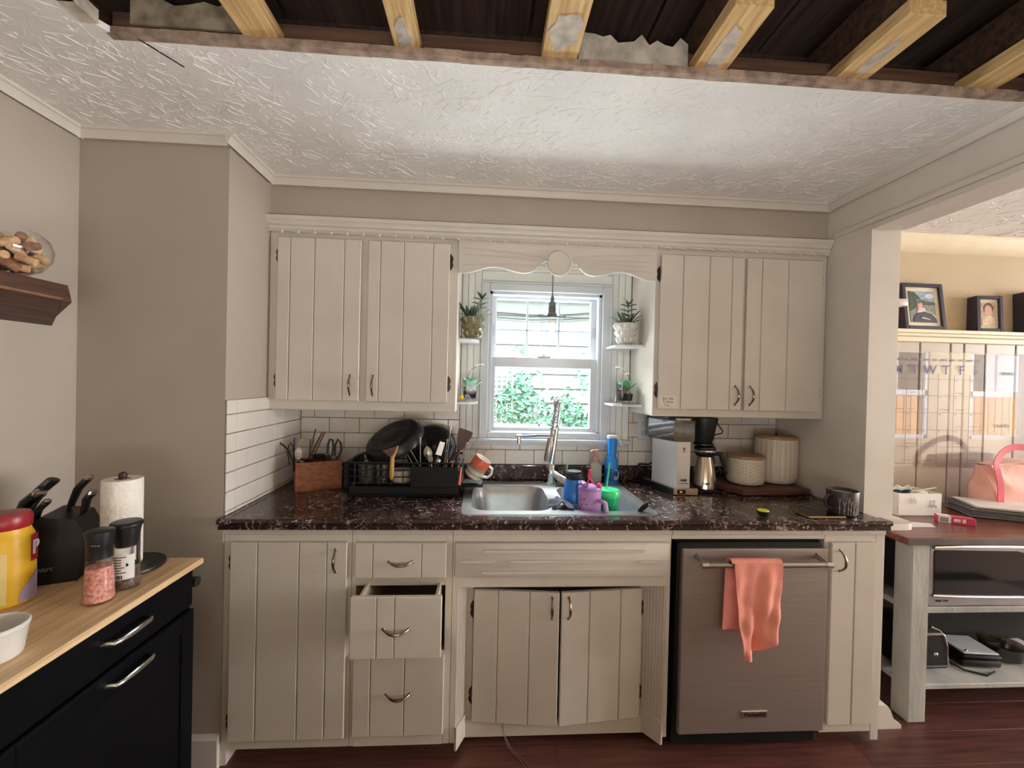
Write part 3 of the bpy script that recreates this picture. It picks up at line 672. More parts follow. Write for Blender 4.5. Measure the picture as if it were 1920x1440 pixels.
MB().tube([e_+Vector((0, 0, .02)), e_+Vector((-.002, 0, -.01)), e_+Vector((-.010, 0, -.085)), e_+Vector((-.0105, 0, -.095))], [.012, .0165, .020, .016], 16).build('spray_head', STEEL, fa)
MB().tube([(TOPX, FYY, 1.158), (1.20, FYY-.03, 1.163), (1.115, FYY-.05, 1.158)], .0055, 10).tube([(x, y, 1.162) for x, y in [(1.100+.017*cos(k*.524), FYY-.052+.017*sin(k*.524)) for k in range(12)]], .005, 8, closed=True).cyl((1.100, FYY-.05, 1.165), (1.10, FYY-.05, 1.125), .009).build('side_arm', CHROME, fa)
MB().tube([(FX+.01, FYY, .97), (FX+.035, FYY-.02, .955), (1.335, FYY-.045, .938)], [.018, .018, .021], 14).tube([(1.336, FYY-.045, .945), (1.338, FYY-.045, .985), (1.338, FYY-.045, 1.022)], [.006, .004, .0075], 10).build('lever', CHROME, fa)

def lathe_thing(name, label, cat, prof, c, m, n=24, group=None):
    return solo(MB().lathe(prof, c, n), name, m, label, cat, group)
# drinking jugs in the right bowl: they stand on the bowl floor
ZB = .7495
def bottle_label(): pass
bj = thing('water_jug', 'blue sports jug with black lid in the right sink bowl', 'jug', (1.322, -.40, ZB))
MB().lathe([(.0, 0), (.044, 0), (.048, .01), (.048, .20), (.046, .215), (.034, .245), (.032, .262)], (1.322, -.40, ZB), 26).build('jug_body', mat('blue_jug', rgb(40, 120, 205), .3, var=.05), bj)
MB().lathe([(.0, 0), (.034, 0), (.036, .004), (.036, .026), (.030, .034), (.012, .036), (0, .036)], (1.322, -.40, ZB+.262), 26).build('lid', BLACK, bj)
MB().tube(arc((1.322, -.40, ZB+.292), .026, 0, 2*pi, 20, 'xy'), .004, 6).build('loop', mat('pale_blue_rim', rgb(170, 200, 225), .3), bj)
lb = MB().lathe([(.0484, .06), (.0487, .062), (.0487, .165), (.0484, .167)], (1.322, -.40, ZB), 26, cap0=False, cap1=False).build('label_band', mat('pale_label', rgb(200, 215, 228), .4, col2=rgb(40, 120, 205), scale=24), bj)
pj = thing('tumbler', 'lilac tumbler with side handle and pink cord in the right sink bowl', 'tumbler', (1.372, -.475, ZB))
LIL = mat('lilac_plastic', rgb(186, 140, 196), .35, var=.04)
MB().lathe([(0, 0), (.040, 0), (.045, .006), (.047, .19), (.0475, .235), (.043, .24), (.040, .235), (0, .232)], (1.372, -.475, ZB), 26).build('cup', LIL, pj)
MB().tube([(1.405, -.515, ZB+.20), (1.418, -.545, ZB+.198), (1.422, -.552, ZB+.17), (1.418, -.548, ZB+.10), (1.412, -.535, ZB+.06), (1.402, -.515, ZB+.055)], .009, 10).build('cup_handle', LIL, pj)
MB().lathe([(0, 0), (.0475, 0), (.0485, .006), (.046, .014), (0, .016)], (1.372, -.475, ZB+.236), 26).bbox(1.335, -.50, ZB+.25, 1.355, -.45, ZB+.268, .005).build('lid', mat('mauve_lid', rgb(170, 120, 180), .35), pj)
MB().tube([(1.36, -.48, ZB+.252), (1.366, -.485, ZB+.29), (1.372, -.49, ZB+.318), (1.366, -.487, ZB+.32), (1.362, -.485, ZB+.29), (1.38, -.49, ZB+.268), (1.40, -.495, ZB+.256), (1.412, -.50, ZB+.25)], .0035, 6).sph((1.405, -.50, ZB+.258), .011, 8, 6).build('cord', mat('hot_pink_cord', rgb(230, 70, 120), .5), pj)
for i, (a, z) in enumerate(((3.6, .20), (3.75, .18), (4.0, .205), (3.55, .165), (3.9, .155), (4.2, .185))): 
    MB().sph((1.372+.0465*cos(a), -.475+.0465*sin(a), ZB+z), .0035, 6, 4).build('speckle', mat('dark_speck', rgb(70, 45, 80)), pj)
gt = thing('tumbler', 'green lidded tumbler with a straw in the right sink bowl', 'tumbler', (1.462, -.44, ZB))
GRN = mat('green_plastic', rgb(40, 205, 130), .3, var=.04, trans=.35)
MB().lathe([(0, 0), (.032, 0), (.034, .006), (.042, .20), (.042, .205), (.040, .205), (.032, .01), (0, .008)], (1.462, -.44, ZB), 24).build('cup', GRN, gt)
MB().lathe([(0, 0), (.044, 0), (.046, .003), (.046, .022), (.042, .030), (.015, .033), (0, .033)], (1.462, -.44, ZB+.198), 24).build('lid', mat('bright_green_lid', rgb(60, 225, 140), .3), gt)
MB().cyl((1.450, -.44, ZB+.21), (1.464, -.437, ZB+.34), .0038, n=8).build('straw', mat('green_straw', rgb(70, 210, 140), .35), gt)
for k in range(18):
    a = 2*pi*k/18
    MB().tube([(1.462+(.0375+.005*t)*cos(a+t*.9), -.44+(.0375+.005*t)*sin(a+t*.9), ZB+.09+.11*t) for t in (0, .33, .66, 1)], .0012, 4).build('cut_line', GRN, gt)
wg = solo(MB().lathe([(0, 0), (.034, 0), (.036, .004), (.038, .105), (.0365, .105), (.034, .008), (0, .006)], (1.492, -.505, ZB), 24), 'drinking_glass', thin_glass('tinted_glass', (.85, .95, .92)), 'small clear glass in front of the green tumbler in the sink', 'glass')
wg.location.z += .03
wg2 = solo(MB().lathe([(.036, 0), (.036, .028), (0, .028)][::-1], (1.492, -.505, ZB), 20), 'upturned_bowl', mat('grey_bowl', rgb(150, 160, 158), .3), 'grey upturned dish below the small clear glass in the sink', 'dish')
ph = thing('frying_pan', 'pan with a black handle leaning in the right sink bowl', 'pan', (1.53, -.50, ZB))
MB().lathe([(0, 0), (.05, 0), (.055, .02), (.053, .02), (.048, .004), (0, .004)], (1.525, -.29, ZB+.002), 24).build('pan_body', STEEL, ph)
MB().tube([(1.53, -.33, ZB+.015), (1.556, -.50, ZB+.125), (1.562, -.545, ZB+.172), (1.575, -.556, ZB+.192), (1.59, -.565, ZB+.207), (1.594, -.568, ZB+.211)], [.006, .007, .012, .014, .012, .005], 10, flat=.6).build('pan_handle', BLACK, ph)
MB().lathe([(0, 0), (.004, 0), (.004, .003), (0, .003)], (1.583, -.578, ZB+.205), 10, 'y').build('hang_hole', CHROME, ph)
solo(MB().grid(lambda u, v: (1.205+.085*u+.01*sin(5*v), -.53+.08*v+.014*sin(4*u), .9205+.022*sin(pi*u)+.006*sin(14*u+6*v)), 18, 10, .005), 'dishcloth', mat('grey_cloth', rgb(96, 98, 112), .95, bump=.5, bscale=200), 'grey ribbed dishcloth lying on the divider between the sink bowls', 'cloth', smooth=60)
# soap and spray behind the sink
sp = thing('soap_dispenser', 'clear foaming soap bottle with a rose pump behind the sink', 'soap bottle', (1.508, -.052, .914))
MB().bbox(1.478, -.072, .914, 1.538, -.030, 1.012, .012).lathe([(.024, 0), (.014, .012), (.013, .018)], (1.508, -.052, 1.010), 16).build('bottle', mat('milky_plastic', rgb(205, 200, 192), .25, trans=.3), sp)
ROSE = mat('rose_pump', rgb(205, 140, 128), .35)
MB().lathe([(0, 0), (.0165, 0), (.0165, .022), (.010, .026), (.008, .05), (.014, .052), (.014, .064), (0, .066)], (1.508, -.052, 1.018), 16).tube([(1.508, -.052, 1.077), (1.49, -.058, 1.077), (1.476, -.062, 1.072)], [.008, .007, .005], 8).build('pump', ROSE, sp)
sr = thing('spray_bottle', 'bright blue spray bottle with a white trigger behind the sink', 'spray bottle', (1.588, -.064, .914))
BLU = mat('blue_bottle', rgb(30, 130, 215), .3, var=.04)
MB().lathe([(0, 0), (.035, 0), (.037, .008), (.037, .075), (.030, .115), (.020, .140), (.0195, .148), (.0235, .150), (.0235, .20), (.0265, .226), (.024, .232), (0, .234)], (1.588, -.064, .914), 22).build('bottle', BLU, sr)
MB().bbox(1.562, -.086, 1.140, 1.614, -.042, 1.160, .008).tube([(1.608, -.067, 1.148), (1.626, -.069, 1.130), (1.632, -.071, 1.112), (1.642, -.073, 1.105)], [.009, .007, .006, .003], 8).build('trigger', mat('white_plastic', rgb(235, 235, 232), .35), sr)
lb = MB().lathe([(.0376, .016), (.0378, .018), (.0378, .075), (.0373, .078)], (1.588, -.064, .914), 22, cap0=False, cap1=False).build('label_band', mat('navy_label', rgb(20, 70, 140), .35), sr)
MB().tube([(1.598+.015*cos(t), -.1015+.002*abs(cos(t)), .963+.026*sin(t)) for t in [k*2*pi/18 for k in range(18)]], .0014, 5, closed=True).build('label_oval', mat('white_print', rgb(225, 230, 235), .5), sr)
for z in (.952, .944): MB().box(1.590, -.1035, z, 1.607, -.102, z+.003).build('label_line', _M['white_print'], sr)
# outlet
ol = thing('wall_outlet', 'white outlet plate on the tiles right of the window', 'outlet', (1.77, -.012, 1.19))
MB().bbox(1.737, -.014, 1.133, 1.807, -.008, 1.247, .003).build('plate', WINW, ol)
for z in (1.165, 1.215): MB().lathe([(0, 0), (.014, 0), (.013, .003), (0, .003)], (1.772, -.014, z), 16, 'y').build('socket', mat('outlet_grey', rgb(190, 188, 186), .4), ol)
# pendant lamp
pd = thing('pendant_lamp', 'clear glass pendant lamp hanging in front of the sink window', 'lamp', (1.246, -.16, 2.08))
PX, PY = 1.246, -.16
MB().cyl((PX, PY, 1.82), (PX, PY, 2.08), .003, n=8).build('cord', mat('grey_cord', rgb(120, 120, 120), .7), pd)
MB().lathe([(.006, .095), (.009, .085), (.009, .07), (.016, .062), (.018, .05), (.016, .046), (.018, .042), (.018, .015), (.022, .010), (.022, 0), (.030, -.004), (.030, -.010), (0, -.010)], (PX, PY, 1.745), 20).build('socket', mat('pewter', rgb(120, 124, 126), .3, .9), pd)
MB().tube([(PX-.063, PY, 1.742), (PX+.063, PY, 1.742)], .0025, 6).sph((PX-.063, PY, 1.742), .005, 8, 5).sph((PX+.063, PY, 1.742), .005, 8, 5).build('cross_screw', _M['pewter'], pd)
bl = MB().lathe([(.012, .0), (.014, -.012), (.027, -.040), (.029, -.056), (.022, -.074), (.010, -.083), (0, -.085)], (PX, PY, 1.737), 20, cap0=False).build('bulb', thin_glass('bulb_glass', (.97, .97, .95)), pd)
MB().tube([(PX-.008, PY, 1.72), (PX-.010, PY, 1.675), (PX-.003, PY, 1.715), (PX, PY, 1.675), (PX+.004, PY, 1.715), (PX+.010, PY, 1.675), (PX+.008, PY, 1.72)], .0015, 5).build('filament', mat('warm_filament', rgb(210, 150, 100), .4, .5), bl)
MB().lathe([(.032, .012), (.052, .004), (.054, -.01), (.054, -.20), (.0525, -.20), (.0525, -.01), (.050, .002)], (PX, PY, 1.752), 28, cap0=False, cap1=False).build('glass_shade', GLASS, pd)

# ------------------------------------------------------------------ corner shelves and plants by the window
SHW = mat('shelf_white', rgb(232, 232, 232), .3)
def shelf(label, xa, xb, z, side):
    t = thing('corner_shelf', label, 'shelf', ((xa+xb)/2, -.11, z), 'little corner shelves beside the window')
    y0, y1 = -.205, -.012; c = .035
    po = [(xa, y1), (xb, y1), (xb, y0+(c if side < 0 else 0)), (xb-(c if side < 0 else 0), y0), (xa+(c if side > 0 else 0), y0), (xa, y0+(c if side > 0 else 0))]
    MB().prism(po, 'z', z-.020, z-.010).build('board', SHW, t)
    q = MB()
    x = xa+(c if side > 0 else .002)
    e = xb-(c if side < 0 else .002)
    while x < e-.012: q.bbox(x, y0+.001, z-.010, x+.018, y0+.007, z+.004, .002); x += .022
    q.box(xa+.004, y0+.002, z-.010, xb-.004, y0+.005, z+.002)
    q.build('rail', thin_glass('clear_rail', (.93, .93, .93)), t)
    return t
shelf('white corner shelf at the window left side, upper one under the olive pot', .803, .896, 1.628, -1)
shelf('white corner shelf at the window left side, lower one with the glass planter', .803, .894, 1.331, -1)
shelf('white corner shelf at the window right side, upper one under the white pot', 1.556, 1.688, 1.622, 1)
shelf('white corner shelf at the window right side, lower one with the glass planter', 1.554, 1.688, 1.334, 1)
def facet_pot(c, r0, r1, h, m, parent, rows=3, n=9):
    mb = MB()
    for k in range(rows):
        za, zb = c[2]+h*k/rows, c[2]+h*(k+1)/rows
        ra, rb = r0+(r1-r0)*k/rows, r0+(r1-r0)*(k+1)/rows
        for j in range(n):
            a0 = 2*pi*(j+.5*(k % 2))/n+.03; a1 = 2*pi*(j+1+.5*(k % 2))/n-.03; am = (a0+a1)/2
            P = lambda r, a, z: (c[0]+r*cos(a), c[1]+r*sin(a), z)
            g = .002; rm = (ra+rb)/2+.004
            vs = [P(ra, a0, za+g), P(ra, a1, za+g), P(rb, a1, zb-g), P(rb, a0, zb-g), P(ra+.006, am-.12, za+.3*(zb-za)), P(ra+.006, am+.12, za+.3*(zb-za)), P(rb+.006, am+.12, zb-.3*(zb-za)), P(rb+.006, am-.12, zb-.3*(zb-za))]
            mb.add(vs, [(4, 5, 6, 7), (0, 1, 5, 4), (1, 2, 6, 5), (2, 3, 7, 6), (3, 0, 4, 7)])
    mb.lathe([(0, 0), (r0-.001, 0), (r1-.001, h), (r1-.005, h), (r1-.007, h-.012), (0, h-.012)], c, 27)
    return mb.build('pot', m, parent, 0)
def leaf(mb, base, az, el, L, w, curl=.6, n=5, th=.0015):
    d = Vector((cos(az)*cos(el), sin(az)*cos(el), sin(el))); sd = Vector((-sin(az), cos(az), 0)); upv = sd.cross(d)*-1
    P = Vector(base); rings = []
    for i in range(n+1):
        t = i/n; ww = w*(sin(pi*min(.97, .12+.86*t))**.8); 
        rings.append([P+sd*ww*.5, P+upv*(th+.1*ww), P-sd*ww*.5, P-upv*th])
        el2 = el-curl*t; d = Vector((cos(az)*cos(el2), sin(az)*cos(el2), sin(el2))); upv = sd.cross(d)*-1; P = P+d*L/n
    mb.ring(rings)
DG = mat('dark_green_leaf', rgb(70, 96, 76), .45, var=.15, scale=30, sss=.0); MG = mat('mint_leaf', rgb(90, 165, 120), .45, var=.12, scale=30); GG = mat('grey_green_leaf', rgb(120, 134, 112), .5, var=.15, scale=30)
def succ(c, label, potm, left):
    t = thing('potted_succulent', label, 'plant', c)
    facet_pot(c, .037, .056, .098, potm, t)
    top = (c[0], c[1], c[2]+.086); rn = random.Random(5 if left else 9)
    MB().lathe([(0, .003), (.046, .001), (.046, 0)], top, 18).build('soil', mat('dark_soil', rgb(60, 48, 40), .95, bump=.5), t)
    m = MB()
    for k in range(16): leaf(m, (top[0]+.018*cos(k*.9), top[1]+.018*sin(k*.9), top[2]), k*2.4, .5+.6*rn.random(), .055+.035*rn.random(), .016, .5)
    m.build('leaf_rosette', GG, t)
    m = MB()
    for k in range(7): leaf(m, (top[0]+(-.016 if left else .0)+.012*cos(k*2), top[1]+.012*sin(k*2)-.01, top[2]), k*1.9, 1.0+.3*rn.random(), .06+.045*rn.random(), .021, .35)
    m.build('pointed_leaf', DG, t)
    m = MB(); sx = .022 if left else .012; hx = .018 if left else 0
    m.tube([(top[0]+sx, top[1], top[2]), (top[0]+sx+.3*hx, top[1], top[2]+.05), (top[0]+sx+hx, top[1], top[2]+.10)], .002, 6); m.build('stem', mat('green_stem', rgb(86, 110, 80), .5), t)
    m = MB()
    for z, fr in ((.05, .3), (.072, .6), (.095, .9), (.102, 1.0)):
        for s_ in (0, pi): leaf(m, (top[0]+sx+hx*fr, top[1], top[2]+z), s_+.3*rn.uniform(-1, 1)+(pi/2 if z == .102 else 0)*.3, .5 if z < .1 else 1.1, .042, .028, .5)
    m.build('paddle_leaf', DG, t)
    return t
succ((.866, -.15, 1.628), 'succulent arrangement in an olive basketweave pot on the upper left shelf', mat('olive_glaze', rgb(128, 122, 92), .25, var=.1, scale=14), True)
succ((1.616, -.14, 1.622), 'succulent arrangement in a white basketweave pot on the upper right shelf', mat('white_glaze', rgb(226, 222, 216), .25), False)
def planter(c, label, left):
    t = thing('glass_planter', label, 'plant', c)
    x, y, z = c
    g = MB()
    for s_ in (0, 1):
        pass
    g.ring([[Vector(p) for p in rrect(x-.032, y-.032, x+.032, y+.032, .006, z+.001, 3)], [Vector(p) for p in rrect(x-.040, y-.040, x+.040, y+.040, .008, z+.095, 3)], [Vector(p) for p in rrect(x-.0375, y-.0375, x+.0375, y+.0375, .008, z+.095, 3)], [Vector(p) for p in rrect(x-.0295, y-.0295, x+.0295, y+.0295, .006, z+.005, 3)]], True, True)
    g.build('glass_cup', thin_glass('planter_glass', (.97, .98, .97), .0, .35), t)
    MB().ring([[Vector(p) for p in rrect(x-.028, y-.028, x+.028, y+.028, .006, z+.0065, 3)], [Vector(p) for p in rrect(x-.0315, y-.0315, x+.0315, y+.0315, .006, z+.040, 3)]]).build('soil', mat('black_soil', rgb(46, 42, 42), .95), t)
    m = MB(); rn = random.Random(3)
    for k in range(60): m.sph((x+rn.uniform(-.027, .027), y+rn.uniform(-.027, .027), z+.043+rn.uniform(0, .014)), rn.uniform(.004, .007), 6, 4)
    o = m.build('pebbles', mat('pebble', rgb(190, 178, 165), .7, col2=rgb(110, 98, 90), scale=60), t); o['kind'] = 'stuff'
    m = MB()
    for k in range(11): leaf(m, (x, y, z+.058), k*2.4, .35+.09*k, .066-.002*k, .028, -.5, 6, .003)
    m.build('leaf_rosette', MG, t)
    s_ = 1 if left else -1; x0 = x-.012 if left else x+.022
    pts = [(x0, y, z+.06), (x0+s_*(-.004), y, z+.10), (x0+s_*.012, y, z+.138), (x0+s_*.04, y-.004, z+.160), (x0+s_*.066, y-.01, z+.168)]
    MB().tube(pts, .0014, 5).build('flower_stem', mat('brown_stem', rgb(70, 62, 50), .7), t)
    m = MB()
    for q in (pts[2], pts[3], ((pts[3][0]+pts[4][0])/2, y-.006, z+.165), pts[4]):
        for k in range(5): leaf(m, q, k*1.26, .2+.3*(k % 2), .013, .011, .3, 3, .0006)
    m.build('blossom', mat('white_petal', rgb(240, 240, 232), .6), t)
planter((.858, -.13, 1.3315), 'glass cube planter with a mint succulent and white blossom on the lower left shelf', True)
planter((1.627, -.125, 1.3345), 'glass cube planter with a mint succulent and white blossom on the lower right shelf', False)
solo(MB().lathe([(0, 0), (.022, 0), (.024, .003), (.026, .085), (.0245, .085), (.022, .005), (0, .004)], (1.587, -.165, 1.3345), 20), 'tea_light_glass', GLASS, 'empty small glass on the lower right window shelf', 'glass')
def bulb(x, y, z, r, m, label):
    mb = MB(); n = 21; rings = []
    for rr, zz in ((.2, 0), (.85, .15), (1, .6), (.8, 1.2), (.3, 1.65), (.06, 1.8)):
        rings.append([Vector((x+r*rr*(1-.10*abs(sin(3.5*(2*pi*j/n))))*cos(2*pi*j/n), y+r*rr*(1-.10*abs(sin(3.5*(2*pi*j/n))))*sin(2*pi*j/n), z+r*zz)) for j in range(n)])
    mb.ring(rings); return solo(mb, 'gourd_ornament', m, label, 'ornament')
bulb(.822, -.185, 1.331, .0125, mat('yellow_glaze', rgb(235, 200, 40), .4), 'small yellow gourd ornament on the lower left window shelf')
sl = thing('snail_ornament', 'small grey-lilac snail ornament beside the yellow gourd', 'ornament', (.848, -.186, 1.331))
VIO = mat('lilac_glaze', rgb(150, 148, 178), .4)
MB().tube([(.848+(.003+.0016*k*.5)*cos(k*.7), -.186, 1.343+(.003+.0016*k*.5)*sin(k*.7)) for k in range(14)], [.0035]*13+[.002], 7).build('shell', VIO, sl)
MB().tube([(.835, -.186, 1.3335), (.850, -.186, 1.3335), (.862, -.186, 1.335), (.866, -.186, 1.343)], [.001, .003, .0035, .002], 7).build('body', VIO, sl)

# ------------------------------------------------------------------ left of the sink: utensil box
CZ = .9145
ANG = math.atan2(.086, .171)
TB = TF((.115, -.302, CZ), 0, 0, ANG)
ub = thing('utensil_box', 'terracotta brown wooden box full of utensils in the counter corner', 'box', (.16, -.2, CZ))
def tb(parts):
    m = MB(); m.T = TB
    for p in parts: m.bbox(*p, .0015)
    return m
tb([(0, 0, 0, .192, .010, .130), (0, .110, 0, .192, .120, .130), (0, .010, 0, .010, .110, .130), (.182, .010, 0, .192, .110, .130), (.01, .01, 0, .182, .11, .008)]).build('box_body', wood('orange_wood', rgb(160, 92, 48), rgb(118, 62, 32), .45, 0, 5), ub)
BRN = wood('dark_chopstick', rgb(92, 62, 48), rgb(60, 40, 32), .5, 2, 6)
for i, (a, b) in enumerate((((.161, -.21, 1.184), (.125, -.215, 1.0)), ((.187, -.20, 1.170), (.118, -.21, 1.0)), ((.195, -.19, 1.168), (.125, -.20, 1.0)), ((.180, -.205, 1.150), (.112, -.22, 1.0)))):
    solo(MB().tube([b, a], [.0022, .0036], 8), 'chopstick', BRN, ['brown chopstick standing steepest in the utensil box, left of the leaning ones', 'brown chopstick leaning right in the utensil box, longest of the pair', 'brown chopstick leaning right in the utensil box, furthest right', 'brown chopstick leaning right in the utensil box, shortest'][i], 'chopstick', 'chopsticks in the utensil box')
solo(MB().tube([(-.006, -.215, 1.126), (.02, -.217, 1.111), (.048, -.225, 1.09), (.09, -.235, 1.0)], [.003, .004, .004, .004], 8), 'tongs', BLACK, 'black utensil handle sticking out left of the utensil box', 'utensil')
wk = thing('skimmer', 'ivory round skimmer leaning at the front left of the utensil box', 'utensil', (.115, -.26, 1.0))
MB().sph((.112, -.268, 1.082), .027, 16, 10, (.62, .45, 1.05)).build('disc', mat('ivory_plastic', rgb(205, 192, 176), .45, col2=rgb(150, 138, 126), scale=30), wk)
MB().lathe([(0, 0), (.009, 0), (.010, .006), (.005, .010), (0, .01)], (.119, -.281, 1.078), 12, 'y').build('knob', mat('grey_knob', rgb(170, 160, 150), .4), wk)
MB().cyl((.112, -.262, 1.06), (.125, -.245, .96), .004).build('handle', BLACK, wk)
solo(MB().tube([(.073+.0, -.262, 1.03), (.062, -.262, 1.085), (.066, -.262, 1.115), (.076, -.262, 1.127), (.086, -.262, 1.112), (.088, -.262, 1.08), (.09, -.262, 1.0)], .0045, 8, flat=.5), 'peeler', BLACK, 'black looped peeler handle at the left end of the utensil box', 'utensil')
br = thing('basting_brush', 'wooden brush with a yellow tip standing in the utensil box', 'brush', (.09, -.215, 1.0))
MB().cyl((.086, -.235, 1.0), (.099, -.222, 1.13), .0028).build('handle', STUD, br)
MB().bbox(.098, -.227, 1.130, .112, -.215, 1.139, .003).build('bristle_head', mat('yellow_tip', rgb(205, 195, 90), .6), br)
solo(MB().tube([(.074, -.225, 1.0), (.073, -.222, 1.146)], [.004, .003], 8), 'skewer', BLACK, 'black stick standing beside the yellow tipped brush', 'utensil')
solo(MB().tube([(.133, -.205, 1.0), (.135, -.20, 1.137)], [.004, .003], 8), 'thermometer', BLACK, 'thin black stick standing left of the chopsticks', 'utensil')
scs = thing('kitchen_scissors', 'black handled scissors at the right end of the utensil box', 'scissors', (.24, -.185, 1.0))
MB().tube([(.212, -.20, 1.07), (.213, -.20, 1.11), (.222, -.198, 1.137), (.234, -.198, 1.134), (.238, -.198, 1.10), (.233, -.198, 1.06)], [.004, .005, .005, .005, .004, .004], 8).tube([(.243, -.192, 1.06), (.244, -.192, 1.11), (.255, -.19, 1.137), (.268, -.19, 1.12), (.272, -.19, 1.09), (.262, -.19, 1.055)], [.004, .005, .005, .005, .005, .004], 8).build('finger_loop', BLACK, scs)
MB().bbox(.226, -.202, .99, .252, -.194, 1.06, .003).build('blade', STEEL, scs)
MB().tube([(.226, -.2025, 1.075), (.229, -.2035, 1.12)], .0022, 6).build('pale_strip', mat('pale_strip_grey', rgb(200, 200, 200), .3), scs)  # thin pale grey strip along one finger loop
def scoop(name, label, c, r, hp, m, cat='utensil'):
    t = thing(name, label, cat, (c[0], c[1], 1.0))
    MB().lathe([(0, -.75*r), (.55*r, -.62*r), (.9*r, -.3*r), (r, 0), (.93*r, 0), (.8*r, -.3*r), (.5*r, -.55*r), (0, -.65*r)], c, 18).build('bowl', m, t)
    MB().tube([(c[0]+.9*r, c[1], c[2]), hp], .0035, 8).build('handle', m, t); return t
scoop('measuring_cup', 'black measuring cup lying on the utensils in the box', (.186, -.235, 1.072), .028, (.20, -.19, 1.0), BLACK)
scoop('ladle', 'dark ladle bowl in the middle of the utensil box', (.150, -.255, 1.050), .020, (.16, -.21, .98), BLACKM)
scoop('tablespoon_measure', 'white-edged black measuring spoon at the box front right', (.222, -.232, 1.068), .015, (.235, -.205, 1.0), mat('white_black', rgb(30, 30, 30), .4, col2=rgb(60, 58, 56)))
solo(MB().tube([(.116, -.272, 1.048), (.136, -.262, 1.040), (.15, -.24, 1.0)], [.006, .007, .004], 8), 'spoon_handle', STEEL, 'steel handle lying over the front rim of the utensil box', 'utensil')

# ------------------------------------------------------------------ dish rack and what stands in it
dr = thing('dish_rack', 'black wire dish rack with a drip tray and utensil caddy, left of the sink', 'dish rack', (.60, -.22, CZ))
RX0, RX1, RY0, RY1 = .352, .836, -.352, -.075
MB().bbox(RX0, RY0, CZ, RX1, RY1, CZ+.010, .003).bbox(RX0, RY0, CZ+.01, RX1, RY0+.010, CZ+.045, .003).bbox(RX0, RY1-.01, CZ+.01, RX1, RY1, CZ+.045, .003).bbox(RX0, RY0, CZ+.01, RX0+.01, RY1, CZ+.045, .003).bbox(RX1-.01, RY0, CZ+.01, RX1, RY1, CZ+.045, .003).build('drip_tray', BLACKM, dr)
MB().bbox(.836, -.30, CZ+.03, .93, -.16, CZ+.036, .003).tube([(.928, -.30, CZ+.035), (.928, -.30, CZ+.052)], .003).build('side_tray', BLACKM, dr)
wm = MB()
for z in (.972, 1.0, 1.029, 1.06): wm.tube(rrect(RX0+.004, RY0+.004, RX1-.004, RY1-.004, .02, z, 4), .0026 if z < 1.05 else .0045, 6, closed=True)
for x in [RX0+.03+.0512*k for k in range(9)]:
    wm.tube([(x, RY0+.004, 1.06), (x, RY0+.004, .965), (x, RY1-.004, .965), (x, RY1-.004, 1.06)], .0022, 6)
for y in (-.30, -.24, -.18, -.12): wm.tube([(RX0+.004, y, 1.06), (RX0+.004, y, .965), (RX1-.004, y, .965), (RX1-.004, y, 1.06)], .0022, 6)
for x, y in ((RX0+.02, RY0+.02), (RX1-.02, RY0+.02), (RX0+.02, RY1-.02), (RX1-.02, RY1-.02)): wm.cyl((x, y, CZ+.01), (x, y, .97), .004)
wm.build('wire_basket', BLACK, dr)
MB().bbox(.330, -.335, .945, .352, -.10, 1.058, .004).build('end_panel', BLACKM, dr)
cd_ = MB().bbox(.622, -.374, .962, .822, -.368, 1.050, .002).bbox(.622, -.300, .962, .822, -.294, 1.050, .002).bbox(.622, -.368, .962, .628, -.30, 1.050, .002).bbox(.816, -.368, .962, .822, -.30, 1.050, .002).box(.628, -.368, .962, .816, -.30, .968)
cd_.build('utensil_caddy', BLACKM, dr)
ROUNDP = [(0, 0), (.100, 0), (.125, .012), (.142, .045), (.146, .048), (.143, .050), (.137, .047), (.121, .017), (.098, .005), (0, .005)]
def oriented(mb, c, nrm, spin=0):
    q = Vector(nrm).normalized().to_track_quat('Z', 'Y').to_matrix().to_4x4()
    T = Matrix.Translation(c) @ q @ Matrix.Rotation(spin, 4, 'Z'); mb.v = [tuple(T @ Vector(p)) for p in mb.v]; return mb
DKPAN = mat('dark_nonstick', rgb(40, 38, 38), .3, .3, var=.15, scale=20); PANSIDE = mat('brushed_dark_side', rgb(84, 82, 84), .3, .7, var=.25, scale=10, stretch=(1, 1, 14))
fp = thing('frying_pan', 'large black frying pan propped upside down on the dish rack', 'pan', (.49, -.2, 1.06))
oriented(MB().lathe([(0, 0), (.112, 0), (.128, -.008), (.142, -.034), (.144, -.05), (.139, -.05), (.136, -.034), (.122, -.013), (.11, -.006), (0, -.006)], (0, 0, 0), 40), (.500, -.205, 1.163), (-.36, -.42, .80)).build('pan_body', DKPAN, fp)
oriented(MB().lathe([(.060, .0), (.062, .0014), (.100, .0014), (.102, 0)], (0, 0, 0), 40, cap0=False, cap1=False), (.500, -.205, 1.163), (-.36, -.42, .80)).build('base_ring', PANSIDE, fp)
MB().tube([(.395, -.25, 1.085), (.365, -.262, 1.072), (.343, -.27, 1.058)], [.009, .011, .008], 10, flat=.6).build('pan_handle', BLACK, fp)
p2 = thing('grill_pan', 'round ridged pan standing behind the utensil caddy', 'pan', (.66, -.12, 1.06))
oriented(MB().lathe([(0, 0), (.100, 0), (.116, -.012), (.124, -.035), (.120, -.036), (.112, -.014), (.098, -.005), (0, -.005)], (0, 0, 0), 40), (.668, -.125, 1.105), (-.10, -.82, .52)).build('pan_body', DKPAN, p2)
rg = MB()
for k in range(2, 10): rg.tube([(.0105*k*cos(t), .0105*k*sin(t), .001) for t in [j*2*pi/32 for j in range(32)]], .0014, 4, closed=True)
oriented(rg, (.668, -.125, 1.105), (-.10, -.82, .52)).build('ridge', PANSIDE, p2)
pk = thing('cheese_slicer', 'yellow handled brown triangular peeler hooked on the dish rack front', 'utensil', (.54, -.36, 1.0))
